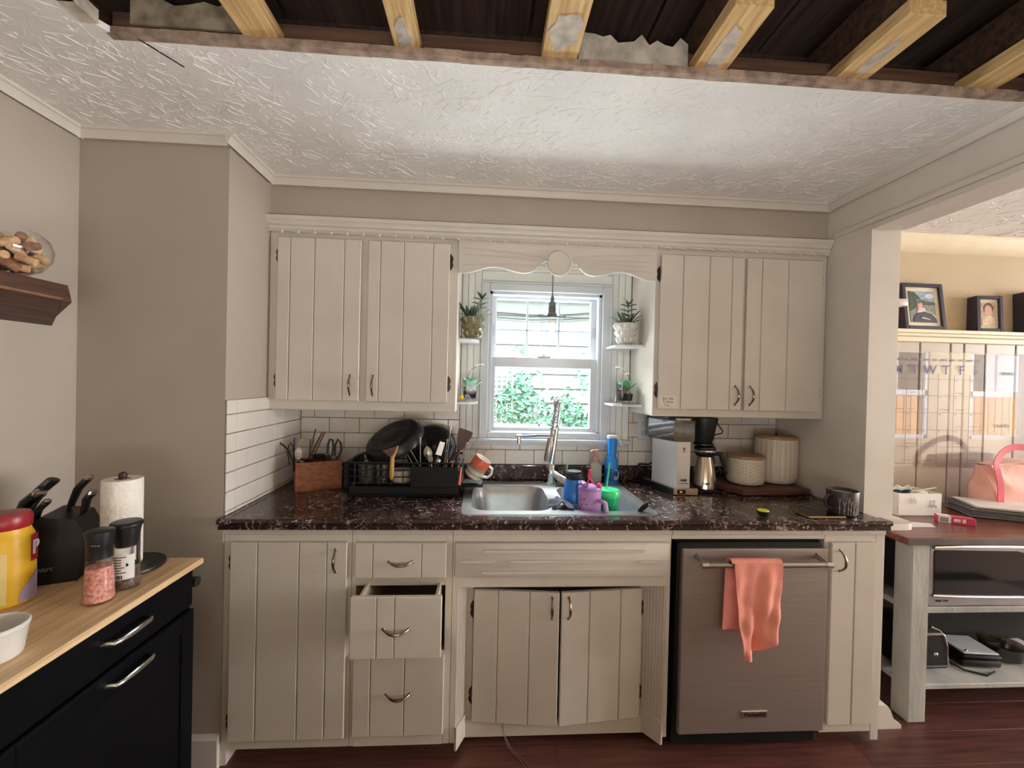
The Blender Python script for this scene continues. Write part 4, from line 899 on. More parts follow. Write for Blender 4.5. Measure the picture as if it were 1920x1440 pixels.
MB().prism([(.503, 1.118), (.566, 1.138), (.552, 1.100), (.548, 1.092), (.530, 1.092), (.525, 1.098)], 'y', -.374, -.366).build('blade_holder', mat('brown_lacquer', rgb(92, 52, 34), .35), pk)
MB().tube([(.567, -.372, 1.139), (.556, -.375, 1.105), (.546, -.376, 1.09), (.545, -.378, 1.05), (.545, -.379, 1.012), (.543, -.379, .996)], [.003, .005, .0085, .009, .0105, .004], 10).build('handle', mat('ochre_handle', rgb(190, 150, 78), .45), pk)
for x, z in ((.522, 1.115), (.541, 1.121)): MB().sph((x, -.375, z), .003, 8, 5).build('rivet', STEEL, pk)
GCUT = thin_glass('cut_glass', (.80, .84, .84), .08, 2.5)
for i, (x, y) in enumerate(((.425, -.315), (.488, -.31))):
    g = MB(); n = 20; prof = ((.030, .968), (.034, .972), (.037, 1.0), (.039, 1.05), (.037, 1.05), (.033, .978)); rings = []
    for r, z in prof: rings.append([Vector((x+r*(1-.06*(j % 2))*cos(2*pi*j/n), y+r*(1-.06*(j % 2))*sin(2*pi*j/n), z)) for j in range(n)])
    g.ring(rings, True, True); o = g.build('drinking_glass', GCUT, None, 0); tag(o, ['cut glass tumbler at the left end of the dish rack', 'cut glass tumbler beside the striped cup in the dish rack'][i], 'glass', 'cut glass tumblers in the dish rack')
    bm = bmesh.new(); 
    o.location = (x, y, .968); 
    for v in o.data.vertices: v.co -= Vector((x, y, .968))
sc_ = thing('striped_cup', 'cream cup with vertical stripes behind the rack wires', 'cup', (.575, -.302, .9685))
MB().lathe([(0, 0), (.036, 0), (.045, .012), (.047, .055), (.044, .055), (.042, .014), (0, .006)], (.572, -.302, .9685), 28).build('cup', mat('cream_stripe', rgb(206, 190, 172), .4, scale=14, stretch=(6, 6, .05), col2=rgb(160, 138, 122)), sc_)
# cutlery in the caddy: each one its own thing
def cutlery(name, label, base, tip, head, m, w=.004, hl=.05, hw=.017):
    t = thing(name, label, name.replace('_', ' ').split()[-1], base)
    B_, T_ = Vector(base), Vector(tip); d = (T_-B_).normalized(); sd = d.cross(Vector((0, 1, 0))).normalized(); f = sd.cross(d)
    hs = T_-d*hl
    MB().tube([B_, B_.lerp(hs, .5), hs], [w, w*.8, w*.55], 8, flat=.5).build('handle', m[0] if isinstance(m, tuple) else m, t)
    mm = m[1] if isinstance(m, tuple) else m
    if head == 'spoon':
        q = MB(); q.grid(lambda u, v: tuple(hs+d*hl*u+sd*hw*sin(pi*min(.98, max(.04, u)))**.6*(2*v-1)+f*(.006*((2*v-1)**2-1)*sin(pi*u))), 10, 8, .0012); q.build('bowl', mm, t)
    elif head == 'fork':
        q = MB(); q.tube([hs, hs+d*hl*.35], [w*.7, hw*.8], 8, flat=.2)
        for k in (-1.5, -.5, .5, 1.5): q.tube([hs+d*hl*.33+sd*k*hw*.42, hs+d*hl*.7+sd*k*hw*.45, T_+sd*k*hw*.4], [.0016, .0014, .0006], 6)
        q.build('tines', mm, t)
    elif head == 'blade':
        q = MB(); P = [hs-sd*hw*.5, hs+sd*hw*.5, T_+sd*hw*.35, T_-sd*hw*.5]; q.add([p+f*.0009 for p in P]+[p-f*.0009 for p in P], [(0, 1, 2, 3), (7, 6, 5, 4), (0, 4, 5, 1), (1, 5, 6, 2), (2, 6, 7, 3), (3, 7, 4, 0)]); q.build('blade', mm, t)
    elif head == 'round':
        MB().tube([hs, T_-d*.004, T_], [w*.6, w*1.1, w*.4], 8, flat=.6).build('end', mm, t)
    return t
ZC = .969
cutlery('whisk_spoon', 'thin steel spoon handle leaning left out of the caddy, lower one', (.672, -.33, ZC), (.600, -.338, 1.098), 'round', STEEL, .0035)
cutlery('dinner_fork', 'steel fork leaning left out of the caddy, upper one', (.70, -.33, ZC), (.612, -.332, 1.116), 'round', STEEL, .0042)
cutlery('butter_knife', 'steel knife handle standing upright at the left of the caddy', (.655, -.315, ZC), (.652, -.315, 1.172), 'round', STEEL, .006)
cutlery('large_spoon', 'large steel spoon standing bowl up in the caddy', (.712, -.345, ZC), (.685, -.345, 1.134), 'spoon', STEEL, .0045, .062, .018)
cutlery('cake_server', 'broad steel turner leaning right in the middle of the caddy', (.70, -.325, ZC), (.748, -.318, 1.150), 'blade', STEEL, .005, .060, .026)
cutlery('dessert_fork', 'steel fork with short tines low in the middle of the caddy', (.725, -.352, ZC), (.70, -.352, 1.092), 'fork', STEEL, .0035, .035, .012)
cutlery('tea_spoon', 'small steel teaspoon low beside the short fork', (.722, -.355, ZC), (.738, -.355, 1.085), 'spoon', STEEL, .0035, .03, .010)
cutlery('honing_steel', 'long thin steel rod rising highest from the caddy', (.757, -.312, ZC), (.785, -.308, 1.225), 'round', STEEL, .0035)
cutlery('steak_knife', 'grey handled knife leaning right beside the long rod', (.752, -.33, ZC), (.772, -.33, 1.165), 'round', STEEL, .0055)
ORG = mat('orange_grip', rgb(225, 140, 95), .4)
cutlery('paring_knife', 'knife with a peach-striped black handle left of its twin in the caddy', (.752, -.345, ZC), (.790, -.345, 1.140), 'round', (ORG, BLACK), .007, .06)
cutlery('utility_knife', 'knife with a peach-striped black handle right of its twin in the caddy', (.782, -.348, ZC), (.812, -.348, 1.142), 'round', (ORG, BLACK), .007, .07)
cutlery('steel_ladle', 'steel handle leaning far right over the caddy end', (.80, -.33, ZC), (.858, -.318, 1.150), 'round', STEEL, .008, .05)
t = thing('spatula', 'dark brown wooden spatula standing blade up at the right of the caddy', 'spatula', (.80, -.305, ZC))
MB().tube([(.795, -.31, ZC), (.822, -.303, 1.12)], [.006, .007], 8).build('handle', wood('walnut', rgb(96, 66, 54), rgb(66, 44, 36), .5, 2, 5), t)
MB().prism([(.812, 1.118), (.836, 1.112), (.872, 1.165), (.882, 1.188), (.876, 1.195), (.826, 1.212), (.817, 1.207), (.812, 1.17)], 'y', -.306, -.300).build('blade', _M['walnut'], t)
scp = solo(MB().tube([(.829, -.372, .975), (.833, -.37, 1.01), (.836, -.365, 1.048)], [.013, .010, .007], 10, flat=.5), 'coral_scrubber', mat('coral_plastic', rgb(228, 110, 80), .4), 'coral orange scrubber at the right end of the utensil caddy', 'scrubber')
# tilted mug hung on the rack's side
mg = thing('mug', 'tilted mug, coral band over cream, hanging at the right end of the dish rack', 'mug', (.905, -.24, .98))
TMg = Matrix.Translation((.880, -.245, .985)) @ Matrix.Rotation(radians(32), 4, 'Y') @ Matrix.Rotation(radians(8), 4, 'X')
def mgl(prof, **k): m_ = MB().lathe(prof, (0, 0, 0), 28, **k); m_.v = [tuple(TMg @ Vector(p)) for p in m_.v]; return m_
mgl([(0, 0), (.036, 0), (.0405, .005), (.041, .042)], cap1=False).build('cream_body', mat('cream_glaze', rgb(206, 196, 180), .35, var=.08, scale=60), mg)
mgl([(.041, .042), (.0412, .055)], cap0=False, cap1=False).build('taupe_band', mat('taupe_glaze', rgb(150, 128, 112), .35), mg)
mgl([(.0412, .055), (.0415, .098), (.040, .1005), (.038, .098)], cap0=False, cap1=False).build('coral_band', mat('coral_glaze', rgb(205, 98, 68), .3), mg)
mgl([(.0382, .099), (.036, .01), (0, .008)], cap0=False).build('white_inside', mat('white_inside', rgb(235, 230, 222), .3), mg)
mgl([(.0413, .020), (.0416, .0205), (.0416, .022), (.0413, .0225)], cap0=False, cap1=False).build('dark_line', BLACKM, mg)
h_ = MB().tube([(.038, -.004, .083), (.058, -.006, .080), (.068, -.007, .058), (.062, -.006, .034), (.040, -.003, .022)], [.006, .0062, .0062, .006, .0062], 10); h_.v = [tuple(TMg @ Vector(p)) for p in h_.v]; h_.build('mug_handle', mat('white_inside', (1, 1, 1)), mg)
wgl = MB().lathe([(.008, 0), (.030, .02), (.038, .05), (.036, .085), (.0345, .085), (.0365, .05), (.029, .022), (.006, .003)], (0, 0, 0), 24)
oriented(wgl, (.875, -.17, 1.055), (.55, -.2, .75)); solo(wgl, 'wine_glass', GLASS, 'clear glass tilted behind the coral and cream mug', 'glass')

# ------------------------------------------------------------------ right of the sink
cm = thing('coffee_maker', 'silver and black drip coffee maker with a clear water tank', 'coffee maker', (1.86, -.2, CZ))
RZ = radians(0)
BRU = mat('brushed_aluminium', rgb(214, 210, 208), .4, .45, var=.012, scale=6, stretch=(1, 1, 30))
MB().prism([(1.808, -.292), (1.928, -.282), (1.975, -.10), (1.96, -.03), (1.77, -.03), (1.745, -.07)], 'z', .914, .9435).build('base_plate', BLACK, cm)
MB().bbox(1.811, -.296, .916, 1.927, -.285, .946, .002).build('front_plate', mat('champagne_metal', rgb(205, 188, 165), .35, .8), cm)
MB().bbox(1.828, -.299, .921, 1.868, -.295, .941, .002).build('switch', mat('dark_switch', rgb(20, 18, 30), .3), cm)
MB().bbox(1.839, -.3005, .928, 1.849, -.2985, .935, .001).build('pilot_light', mat('pilot_glow', rgb(255, 130, 110), .4, emit=rgb(255, 120, 90), es=.6), cm)
MB().sph((1.895, -.2975, .932), .003, 8, 6).build('screw', CHROME, cm)
MB().prism([(1.745, -.10), (1.810, -.288), (1.822, -.288), (1.757, -.10)], 'z', .9435, .948).build('drip_edge', STEEL, cm)
MB().prism([(1.829, -.284), (1.893, -.280), (1.893, -.09), (1.79, -.09), (1.772, -.13)], 'z', .944, 1.160).build('tower', BRU, cm)
MB().prism([(1.818, -.274), (1.917, -.268), (1.917, -.08), (1.765, -.08), (1.755, -.12)], 'z', 1.160, 1.164).prism([(1.819, -.2765), (1.917, -.2705), (1.917, -.268), (1.8185, -.274)], 'z', 1.164, 1.256).prism([(1.753, -.12), (1.8165, -.275), (1.8195, -.275), (1.756, -.12)], 'z', 1.164, 1.256).prism([(1.755, -.08), (1.917, -.08), (1.917, -.077), (1.753, -.077)], 'z', 1.164, 1.256).prism([(1.915, -.27), (1.917, -.27), (1.917, -.08), (1.915, -.08)], 'z', 1.164, 1.256).build('water_tank', thin_glass('smoky_tank', (.80, .80, .80), .05, 2), cm)
MB().prism([(1.80, -.25), (1.915, -.25), (1.96, -.20), (1.96, -.08), (1.76, -.08)], 'z', 1.256, 1.272).build('lid', BLACK, cm)
MB().bbox(1.829, -.262, 1.257, 1.902, -.25, 1.268, .002).build('lid_strip', mat('grey_white_strip', rgb(205, 200, 195), .4), cm)
for k in range(6): MB().bbox(1.855, -.2785, 1.18+.011*k, 1.868, -.2755, 1.1815+.011*k, .0004).build('level_mark', mat('mark_brown', rgb(120, 92, 88), .6), cm)
text_mb('CHEF', .013, FRONT(1.862, -.2845, .981, .06), bold=.0005).build('lettering', BLACK, cm, 0)
MB().box(1.842, -.2848, .966, 1.886, -.2818, .9675).build('label_line', BLACKM, cm)
MB().lathe([(.0, 0), (.006, 0), (.006, .001), (0, .001)], (1.862, -.2822, 1.128), 14, 'y').tube([(1.856, -.2835, 1.118), (1.868, -.2835, 1.118)], .0008, 5).tube([(1.856, -.2835, 1.114), (1.868, -.2835, 1.114)], .0008, 5).build('emblem', mat('grey_print', rgb(110, 105, 102), .5), cm)
BK = MB().lathe([(.030, 0), (.042, .005), (.050, .03), (.058, .08), (.066, .118), (.066, .125), (0, .125)], (2.002, -.185, 1.143), 28).lathe([(.034, 0), (.046, .002), (.046, .010), (.034, .012)], (2.002, -.19, 1.134), 28); BK.build('brew_basket', BLACK, cm)
MB().bbox(1.917, -.22, 1.236, 1.99, -.12, 1.268, .006).build('outlet_arm', BLACK, cm)
MB().tube([(2.066, -.19, 1.246), (2.074, -.195, 1.232), (2.093, -.20, 1.205), (2.090, -.20, 1.194), (2.045, -.20, 1.183)], .003, 8).build('basket_wire', BLACK, cm)
MB().tube([(1.765, -.04, .955), (1.73, -.035, .99), (1.745, -.03, 1.005), (1.80, -.028, 1.005), (1.822, -.027, 1.02), (1.845, -.030, 1.06), (1.845, -.016, 1.14)], .0045, 8).tube([(1.76, -.06, .93), (1.71, -.06, .922), (1.69, -.06, .945), (1.715, -.05, .985), (1.745, -.04, 1.0)], .004, 8).build('power_cable', BLACK, cm)
ca = thing('carafe', 'steel thermal carafe with black lid and handle under the brew basket', 'carafe', (2.006, -.20, .916))
MB().bbox(1.95, -.255, CZ, 2.055, -.155, .926, .004).build('warming_pad', BLACK, cm)
MB().lathe([(0, 0), (.052, 0), (.057, .006), (.055, .03), (.046, .10), (.036, .15), (.034, .158)], (2.006, -.20, .926), 40).build('flask', mat('polished_steel', rgb(205, 198, 190), .14, 1.0), ca)
MB().lathe([(0, 0), (.038, 0), (.046, .012), (.048, .02), (.044, .022), (.044, .030), (.050, .036), (.048, .046), (.034, .052), (0, .053)], (2.006, -.20, 1.082), 32).build('lid', BLACK, ca)
MB().lathe([(.0485, .012), (.0505, .018), (.0485, .024)], (2.006, -.20, 1.09), 32, cap0=False, cap1=False).build('lid_ring', CHROME, ca)
MB().tube([(2.044, -.20, 1.093), (2.062, -.20, 1.094), (2.086, -.20, 1.092), (2.096, -.20, 1.06), (2.116, -.20, .995)], [.008, .008, .009, .008, .006], 10, flat=1.3).tube([(2.05, -.20, 1.08), (2.055, -.20, 1.04)], .006, 8).build('carafe_handle', BLACK, ca)
text_mb('CHEF', .015, FRONT(1.985, -.255, .957, -.35), bold=.0004).build('lettering', mat('etched_brown', rgb(92, 80, 72), .5), ca, 0)
cb = thing('cutting_board', 'dark red-brown wooden cutting board under the two canisters', 'cutting board', (2.28, -.19, CZ))
RBW = wood('mahogany', rgb(106, 66, 54), rgb(74, 44, 38), .5, 0, 5)
MB().prism([(2.140, -.298), (2.148, -.302), (2.478, -.286), (2.482, -.28), (2.46, -.03), (2.01, -.03), (2.01, -.05)], 'z', .918, .944).build('board', RBW, cb)
MB().bbox(2.10, -.24, CZ, 2.13, -.06, .918, .001).bbox(2.40, -.26, CZ, 2.43, -.06, .918, .001).build('foot', RBW, cb)
CER = mat('ivory_ceramic', rgb(214, 200, 180), .4, var=.03)
def canister(label, c, r, h, texture):
    t = thing('canister', label, 'canister', c)
    n = 96; rings = []
    prof = [(.60, 0), (.80, .02), (.92, .07), (.985, .16), (1, .3)]+[(1, .3+.66*k/10) for k in range(1, 11)]+[(.985, 1.0)]
    for k, (q, zz) in enumerate(prof):
        ring = []
        for j in range(n):
            a = 2*pi*j/n; off = 0
            if .1 < zz < .97:
                off = .0012*(1 if j % 4 < 2 else -1) if texture == 'ribs' else .0016*(1 if ((j+k*3) % 6 < 3) else -1)
            ring.append(Vector((c[0]+(r*q+off)*cos(a), c[1]+(r*q+off)*sin(a), c[2]+h*zz)))
        rings.append(ring)
    MB().ring(rings).build('jar', CER, t, 30)
    MB().lathe([(0, 0), (r*.97, 0), (r*1.0, .003), (r*1.0, .011), (r*.97, .014), (0, .014)], (c[0], c[1], c[2]+h), 40).build('wood_lid', wood('pale_lid_wood', rgb(184, 146, 108), rgb(150, 112, 80), .5, 0, 6), t)
    return t
canister('small ivory ceramic canister with wooden lid and diamond texture', (2.231, -.172, .9445), .085, .128, 'diamond')
cc = canister('large ribbed ivory ceramic canister with wooden lid', (2.412, -.135, .9445), .094, .222, 'ribs')
MB().sph((2.412, -.135, 1.184), .006, 8, 6).build('lid_knob', BLACK, cc)
mk = thing('mug', 'charcoal mug with pale flower drawings beside the column', 'mug', (2.400, -.555, CZ))
MB().lathe([(0, 0), (.045, 0), (.0485, .004), (.052, .045), (.0555, .095), (.0545, .098), (.0525, .095), (.048, .01), (0, .007)], (2.400, -.555, CZ), 32).build('cup', mat('charcoal_glaze', rgb(58, 50, 50), .4), mk)
MB().lathe([(.0538, .096), (.0522, .088), (.047, .012), (0, .009)], (2.400, -.555, CZ), 32, cap0=False).build('cream_inside', mat('cream_inside', rgb(214, 200, 184), .4), mk)
MB().tube([(2.350, -.562, CZ+.080), (2.326, -.568, CZ+.082), (2.310, -.57, CZ+.062), (2.316, -.57, CZ+.038), (2.352, -.563, CZ+.024)], [.006, .0055, .0055, .0055, .006], 10).build('mug_handle', _M['charcoal_glaze'], mk)
FLW = mat('pale_drawing', rgb(190, 178, 170), .6)
for a, hgt in ((-2.45, .058), (-2.15, .045), (-1.9, .062), (-1.72, .050), (-1.5, .035), (-1.22, .055), (-1.0, .048), (-.75, .05)):
    def on(z, a=a, da=0): r = .0495+.066*(z)*.55+.0012; return (2.400+r*cos(a+da), -.555+r*sin(a+da), CZ+z)
    q = MB().tube([on(.008), on(hgt*.5), on(hgt)], .0009, 5)
    for s_ in (-1, 1): q.tube([on(hgt), on(hgt+.008, da=.07*s_), on(hgt+.016, da=.10*s_), on(hgt+.014, da=.03*s_)], .001, 5); q.tube([on(hgt*.45), on(hgt*.45+.008, da=.05*s_)], .0009, 5)
    q.build('drawn_flower', FLW, mk)
cap_ = thing('bottle_cap', 'small black cap with a bright yellow-green top on the counter edge', 'cap', (2.044, -.585, CZ))
MB().lathe([(0, 0), (.015, 0), (.022, .010), (.0225, .02), (0, .02)], (2.044, -.585, CZ), 20).build('cap_body', BLACK, cap_)
MB().lathe([(0, .02), (.0205, .02), (.020, .0235), (0, .0245)], (2.044, -.585, CZ), 20).build('cap_top', mat('lime_yellow', rgb(220, 220, 40), .5), cap_)
pho = thing('smartphone', 'black smartphone lying flat on the counter in front of the charcoal mug', 'phone', (2.27, -.585, CZ))
MB().bbox(2.205, -.622, CZ, 2.362, -.545, CZ+.0085, .003).build('phone_frame', mat('gold_metal', rgb(190, 160, 115), .3, .9), pho)
MB().bbox(2.208, -.6185, CZ+.0083, 2.359, -.548, CZ+.0092, .0005).build('screen', mat('black_screen', rgb(10, 10, 12), .08), pho)
# note stuck on the right upper cabinet
nt_ = thing('sticky_note', 'small cream note with handwriting on the right upper cabinet door', 'note', (1.75, -.342, 1.33))
MB().box(1.713, -.3415, 1.322, 1.790, -.3403, 1.376).build('paper', mat('cream_paper', rgb(228, 214, 196), .8), nt_)
INK = mat('brown_ink', rgb(80, 64, 60), .8)
for tx, x, z, s_ in (('Sm. bas', 1.752, 1.363, .017), ('Ti draw', 1.752, 1.348, .016), ('You', 1.748, 1.333, .014)): text_mb(tx, s_, FRONT(x, -.3418, z), .0002).build('handwriting', INK, nt_, 0)
# two cords from the sink cabinet to the floor
cdn = MB()
for k in (0, 1): cdn.tube([(1.026+.004*k, -.548, .082), (1.030+.004*k, -.556, .05), (1.055+.008*k, -.575, .004), (1.10+.014*k, -.63, .002), (1.135+.02*k, -.70, .002), (1.16+.02*k, -.80, .002)], .0012, 5)
solo(cdn, 'thin_cord', mat('pale_cord', rgb(150, 120, 108), .7), 'two thin pale cords hanging from the sink doors to the floor', 'cord')

# ------------------------------------------------------------------ left wall: live-edge shelf, bowl of corks
ws = thing('wall_shelf', 'dark live-edge wooden shelf on the left wall', 'shelf', (-.41, -1.2, 1.57))
LE = wood('live_edge_walnut', rgb(92, 62, 50), rgb(54, 35, 29), .55, 1, 4)
rings = []; rn = random.Random(4)
for i in range(13):
    y = -1.9+(1.9-.70)*i/12; k = .006*rn.uniform(-1, 1); e = .17 if i == 12 else (.04 if i == 11 else 0)
    rings.append([Vector((qx, y-e*(qx+.506)/.19, qz)) for qx, qz in ((-.506, 1.573), (-.41, 1.598+k), (-.312+k, 1.634+k), (-.318+k, 1.655), (-.330, 1.683), (-.506, 1.686))])
MB().ring(rings).build('slab', LE, ws, 0)
MB().tube([(-.314, -1.85, 1.636), (-.311, -1.3, 1.640), (-.309, -1.05, 1.637), (-.312, -.875, 1.636)], .004, 6).build('bark_edge', mat('tan_bark', rgb(140, 104, 72), .7, var=.2, scale=20), ws)
BWC = (-.385, -.975, 1.6865)
bw = thing('glass_bowl', 'round clear glass bowl of wine corks on the live-edge shelf', 'bowl', BWC)
MB().lathe([(0, 0), (.055, 0), (.085, .014), (.106, .045), (.110, .07), (.102, .098), (.085, .115), (.083, .1145), (.100, .097), (.108, .07), (.104, .046), (.083, .0165), (.054, .003), (0, .003)], BWC, 36).build('bowl', GLASS, bw)
CORK = mat('cork', rgb(206, 166, 124), .85, var=.15, scale=60, bump=.3, bscale=150); CORKD = mat('wine_stained_cork', rgb(150, 106, 80), .85, var=.2, scale=50); CORKP = mat('pale_cork', rgb(226, 196, 150), .8, var=.1, scale=50)
base_c = None; placed = []; rn = random.Random(12); tries = 0
cork_src = []
for m in (CORK, CORKD, CORKP):
    mb = MB().tube([(0, 0, -.021), (0, 0, -.0195), (0, 0, .0195), (0, 0, .021)], [.0095, .011, .011, .0095], 12)
    cork_src.append(mb)
srcobj = []
pos = []
for lay, (z, rmax) in enumerate(((.017, .058), (.036, .080), (.056, .087), (.076, .082), (.093, .055))):
    k = [9, 16, 18, 15, 6][lay]
    for j in range(k):
        for _ in range(90):
            r = rmax*sqrt(rn.random()); a = rn.random()*2*pi; p = Vector((r*cos(a), r*sin(a), z))
            if all((p-q).length > .0245 for q in pos): pos.append(p); break
for i, p in enumerate(pos):
    w = rn.choice((0, 0, 1, 2))
    if len(srcobj) < 3:
        w = len(srcobj); o = cork_src[w].build('wine_cork', (CORK, CORKD, CORKP)[w]); srcobj.append(o)
    else: o = srcobj[w].copy(); COL.objects.link(o)
    o.location = Vector(BWC)+p; o.rotation_euler = (pi/2+rn.uniform(-.5, .5), 0, rn.random()*pi) if p.length > 0 else (0, 0, 0)
    tag(o, ('mid-tan wine cork among the others in the glass bowl', 'dark wine-stained brown cork among the others in the glass bowl', 'pale straw-coloured cork among the others in the glass bowl')[w], 'cork', 'wine corks in the glass bowl')

# ------------------------------------------------------------------ black cart with butcher-block top
ck = thing('kitchen_cart', 'black kitchen cart with a butcher-block top against the left wall', 'cart', (-.22, -1.35, 0))
CX, CY1 = .064, -.815
MB().bbox(-.500, -1.95, .832, CX, CY1, .85, .003).build('butcher_top', BUTCH, ck)
MB().bbox(-.49, -1.94, .06, .030, -.825, .832, .003).bbox(-.44, -1.9, .03, -.40, -1.86, .06).bbox(-.01, -1.9, .0, .02, -1.86, .06).bbox(-.01, -.87, .0, .02, -.835, .06).bbox(-.47, -.87, .0, -.43, -.835, .06).build('body', CARTB, ck)
def cart_pull(par, y, z):
    MB().tube([(.048, y-.062, z), (.070, y-.056, z), (.076, y-.045, z), (.077, y, z), (.076, y+.045, z), (.070, y+.056, z), (.048, y+.062, z)], [.006, .006, .006, .0065, .006, .006, .006], 10, flat=1.25).build('handle', mat('satin_chrome', rgb(190, 188, 184), .22, 1.0), par)
for y0, y1 in ((-1.385, -.84), (-1.93, -1.395)):
    dwr = MB().bbox(.030, y0, .715, .048, y1, .825, .003).build('drawer', CARTB, ck); cart_pull(dwr, (-1.088 if y0 > -1.5 else -1.46), .783)
    dr_ = MB().bbox(.030, y0, .07, .048, y1, .705, .003).build('door', CARTB, ck)
    MB().bbox(.0478, y0+.055, .125, .0484, y1-.055, .65, .0002).bbox(.048, y0, .07, .053, y0+.05, .705, .002).bbox(.048, y1-.05, .07, .053, y1, .705, .002).bbox(.048, y0+.05, .655, .053, y1-.05, .705, .002).bbox(.048, y0+.05, .07, .053, y1-.05, .12, .002).build('door_frame', CARTB, dr_)
    cart_pull(dr_, (-1.08 if y0 > -1.5 else -1.46), .678)
MB().tube([(.0, -.826, .75), (.0, -.80, .752), (-.0, -.772, .754)], .009, 10).tube([(-.35, -.775, .755), (.02, -.775, .755)], .016, 12).tube([(-.33, -.826, .752), (-.33, -.775, .755)], .009, 10).build('towel_bar', BLACK, ck)
KZ = .8503
yj = thing('powder_jar', 'yellow plastic jar with a dark red lid at the left of the cart', 'jar', (-.236, -1.08, KZ))
MB().lathe([(0, 0), (.045, 0), (.050, .005), (.050, .15), (.047, .166), (.041, .180), (.041, .19), (0, .19)], (-.236, -1.08, KZ), 32).build('jar_body', mat('yellow_plastic', rgb(222, 172, 30), .4, var=.04), yj)
MB().lathe([(0, 0), (.042, 0), (.0435, .003), (.0435, .026), (.039, .036), (0, .038)], (-.236, -1.08, KZ+.186), 32).build('lid', mat('dark_red_lid', rgb(150, 26, 36), .35), yj)
def wrap(c, r, a0, a1, z0, z1, m, name, par, n=10, zf=None):
    q = MB(); q.grid(lambda u, v: (c[0]+r*cos(a0+(a1-a0)*u), c[1]+r*sin(a0+(a1-a0)*u), (z0+(z1-z0)*v) if zf is None else zf(u, v)), n, 4, -.0006); return q.build(name, m, par)
JC = (-.236, -1.08)
wrap(JC, .0508, -1.25, -.75, KZ+.012, KZ+.135, mat('pale_yellow_label', rgb(216, 190, 120), .5), 'info_label', yj)
for k in range(10): wrap(JC, .0515, -1.2, -.95-.06*(k % 3), KZ+.125-.009*k, KZ+.128-.009*k, mat('label_ink', rgb(90, 70, 40), .6), 'label_line', yj, 6)
wrap(JC, .0515, -1.2, -1.0, KZ+.016, KZ+.034, mat('label_ink', (0, 0, 0)), 'barcode', yj, 6)
wrap(JC, .0508, -.35, .6, KZ+.01, KZ+.08, mat('lavender_swirl', rgb(170, 155, 180), .45), 'swirl_label', yj, 12, lambda u, v: KZ+.008+v*(.015+.055*u**.6))
wrap(JC, .0510, .12, .9, KZ+.10, KZ+.165, mat('red_label', rgb(165, 30, 38), .4), 'red_label', yj, 10)
text_mb('P', .045, TF((JC[0]+.0525*cos(.36), JC[1]+.0525*sin(.36), KZ+.132), pi/2, 0, .36+pi/2), bold=.002).build('lettering', mat('white_print', (1, 1, 1)), yj, 0)
kb = thing('knife_block', 'black slanted knife block full of knives against the left wall', 'knife block', (-.27, -.95, KZ))
TK = TF((-.262, -.945, KZ), 0, 0, radians(24))
m = MB(); m.T = TK
m.prism([(-.072, 0), (.072, 0), (.085, .125), (.066, .168), (.0, .182), (-.055, .150), (-.092, .10), (-.080, .04)], 'y', -.055, .07); m.build('block', mat('black_block', rgb(14, 14, 15), .4), kb)
text_mb('Cuisinart', .019, TK @ TF((-.012, -.0558, .042), pi/2, 0, 0), .0004, .0002).build('lettering', mat('grey_block_print', rgb(120, 118, 116), .5), kb, 0)
KH = mat('satin_black_handle', rgb(28, 26, 28), .3, var=.1)
def kknife(label, base, tip, r, cap=True):
    t = thing('kitchen_knife', label, 'knife', base, 'knives in the black block')
    r *= 1.2; b_, e_ = Vector(base), Vector(tip); d_ = (e_-b_).normalized(); md = b_.lerp(e_, .5)+Vector((-.006, 0, .006))
    MB().tube([b_, md, e_-d_*.012, e_-d_*.008], [r*.8, r, r*1.05, r*.9], 10, flat=.6).build('knife_handle', KH, t)
    MB().tube([b_-d_*.05, b_], [r*.5, r*.75], 8, flat=.15).build('blade', STEEL, t)
    if cap: MB().tube([e_-d_*.012, e_-d_*.003, e_], [r*1.06, r*1.0, r*.6], 10, flat=.6).build('end_cap', mat('satin_chrome', (1, 1, 1)), t)
kknife('thick black cleaver handle, farthest left of the knives in the block', (-.345, -.925, 1.030), (-.290, -.905, 1.122), .015, False)
kknife('long dark knife handle with steel cap leaning second from left in the block', (-.338, -.955, 1.02), (-.290, -.945, 1.092), .017)
kknife('short steel-capped knife handle in the middle of the block', (-.300, -.955, .998), (-.264, -.955, 1.07), .010)
kknife('tallest steel-capped knife handle at the back of the block', (-.255, -.90, 1.035), (-.206, -.895, 1.125), .011)
kknife('right-hand knife handle with flat steel cap in the block', (-.212, -.905, 1.02), (-.192, -.90, 1.083), .011)
kknife('small steak knife with round steel end, left one at the block front', (-.288, -.985, .965), (-.283, -1.012, .988), .0075)
kknife('small steak knife with round steel end, right one at the block front', (-.262, -.975, .972), (-.258, -1.002, .996), .0075)
def grinder(label, c, cont, cm_, lid, lab):
    t = thing('spice_grinder', label, 'grinder', c)
    def L_(prof, dz, name, m):
        return MB().lathe([(r*.86, z) for r, z in prof], (c[0], c[1], c[2]+dz), 28).build(name, m, t)
    L_([(0, 0), (.036, 0), (.038, .004), (.035, .06), (.030, .105), (.029, .115), (.0275, .115), (.0285, .104), (.033, .06), (.0358, .007), (0, .005)], 0, 'glass', GLASS)
    L_([(0, .006), (.0350, .006), (.0322, .06), (.0300, .088 if lab == 0 else .05), (0, .092 if lab == 0 else .052)], 0, cont, cm_)
    if lid == 'salt': L_([(0, 0), (.030, 0), (.0305, .028), (.0315, .030), (.032, .045), (.035, .060), (.035, .066), (.03, .069), (0, .070)], .110, 'grinder_cap', BLACK)
    else: L_([(0, 0), (.027, 0), (.030, .02), (.036, .046), (.0365, .052), (.041, .056), (.041, .062), (.036, .066), (0, .068)], .110, 'grinder_cap', BLACK)
    return t
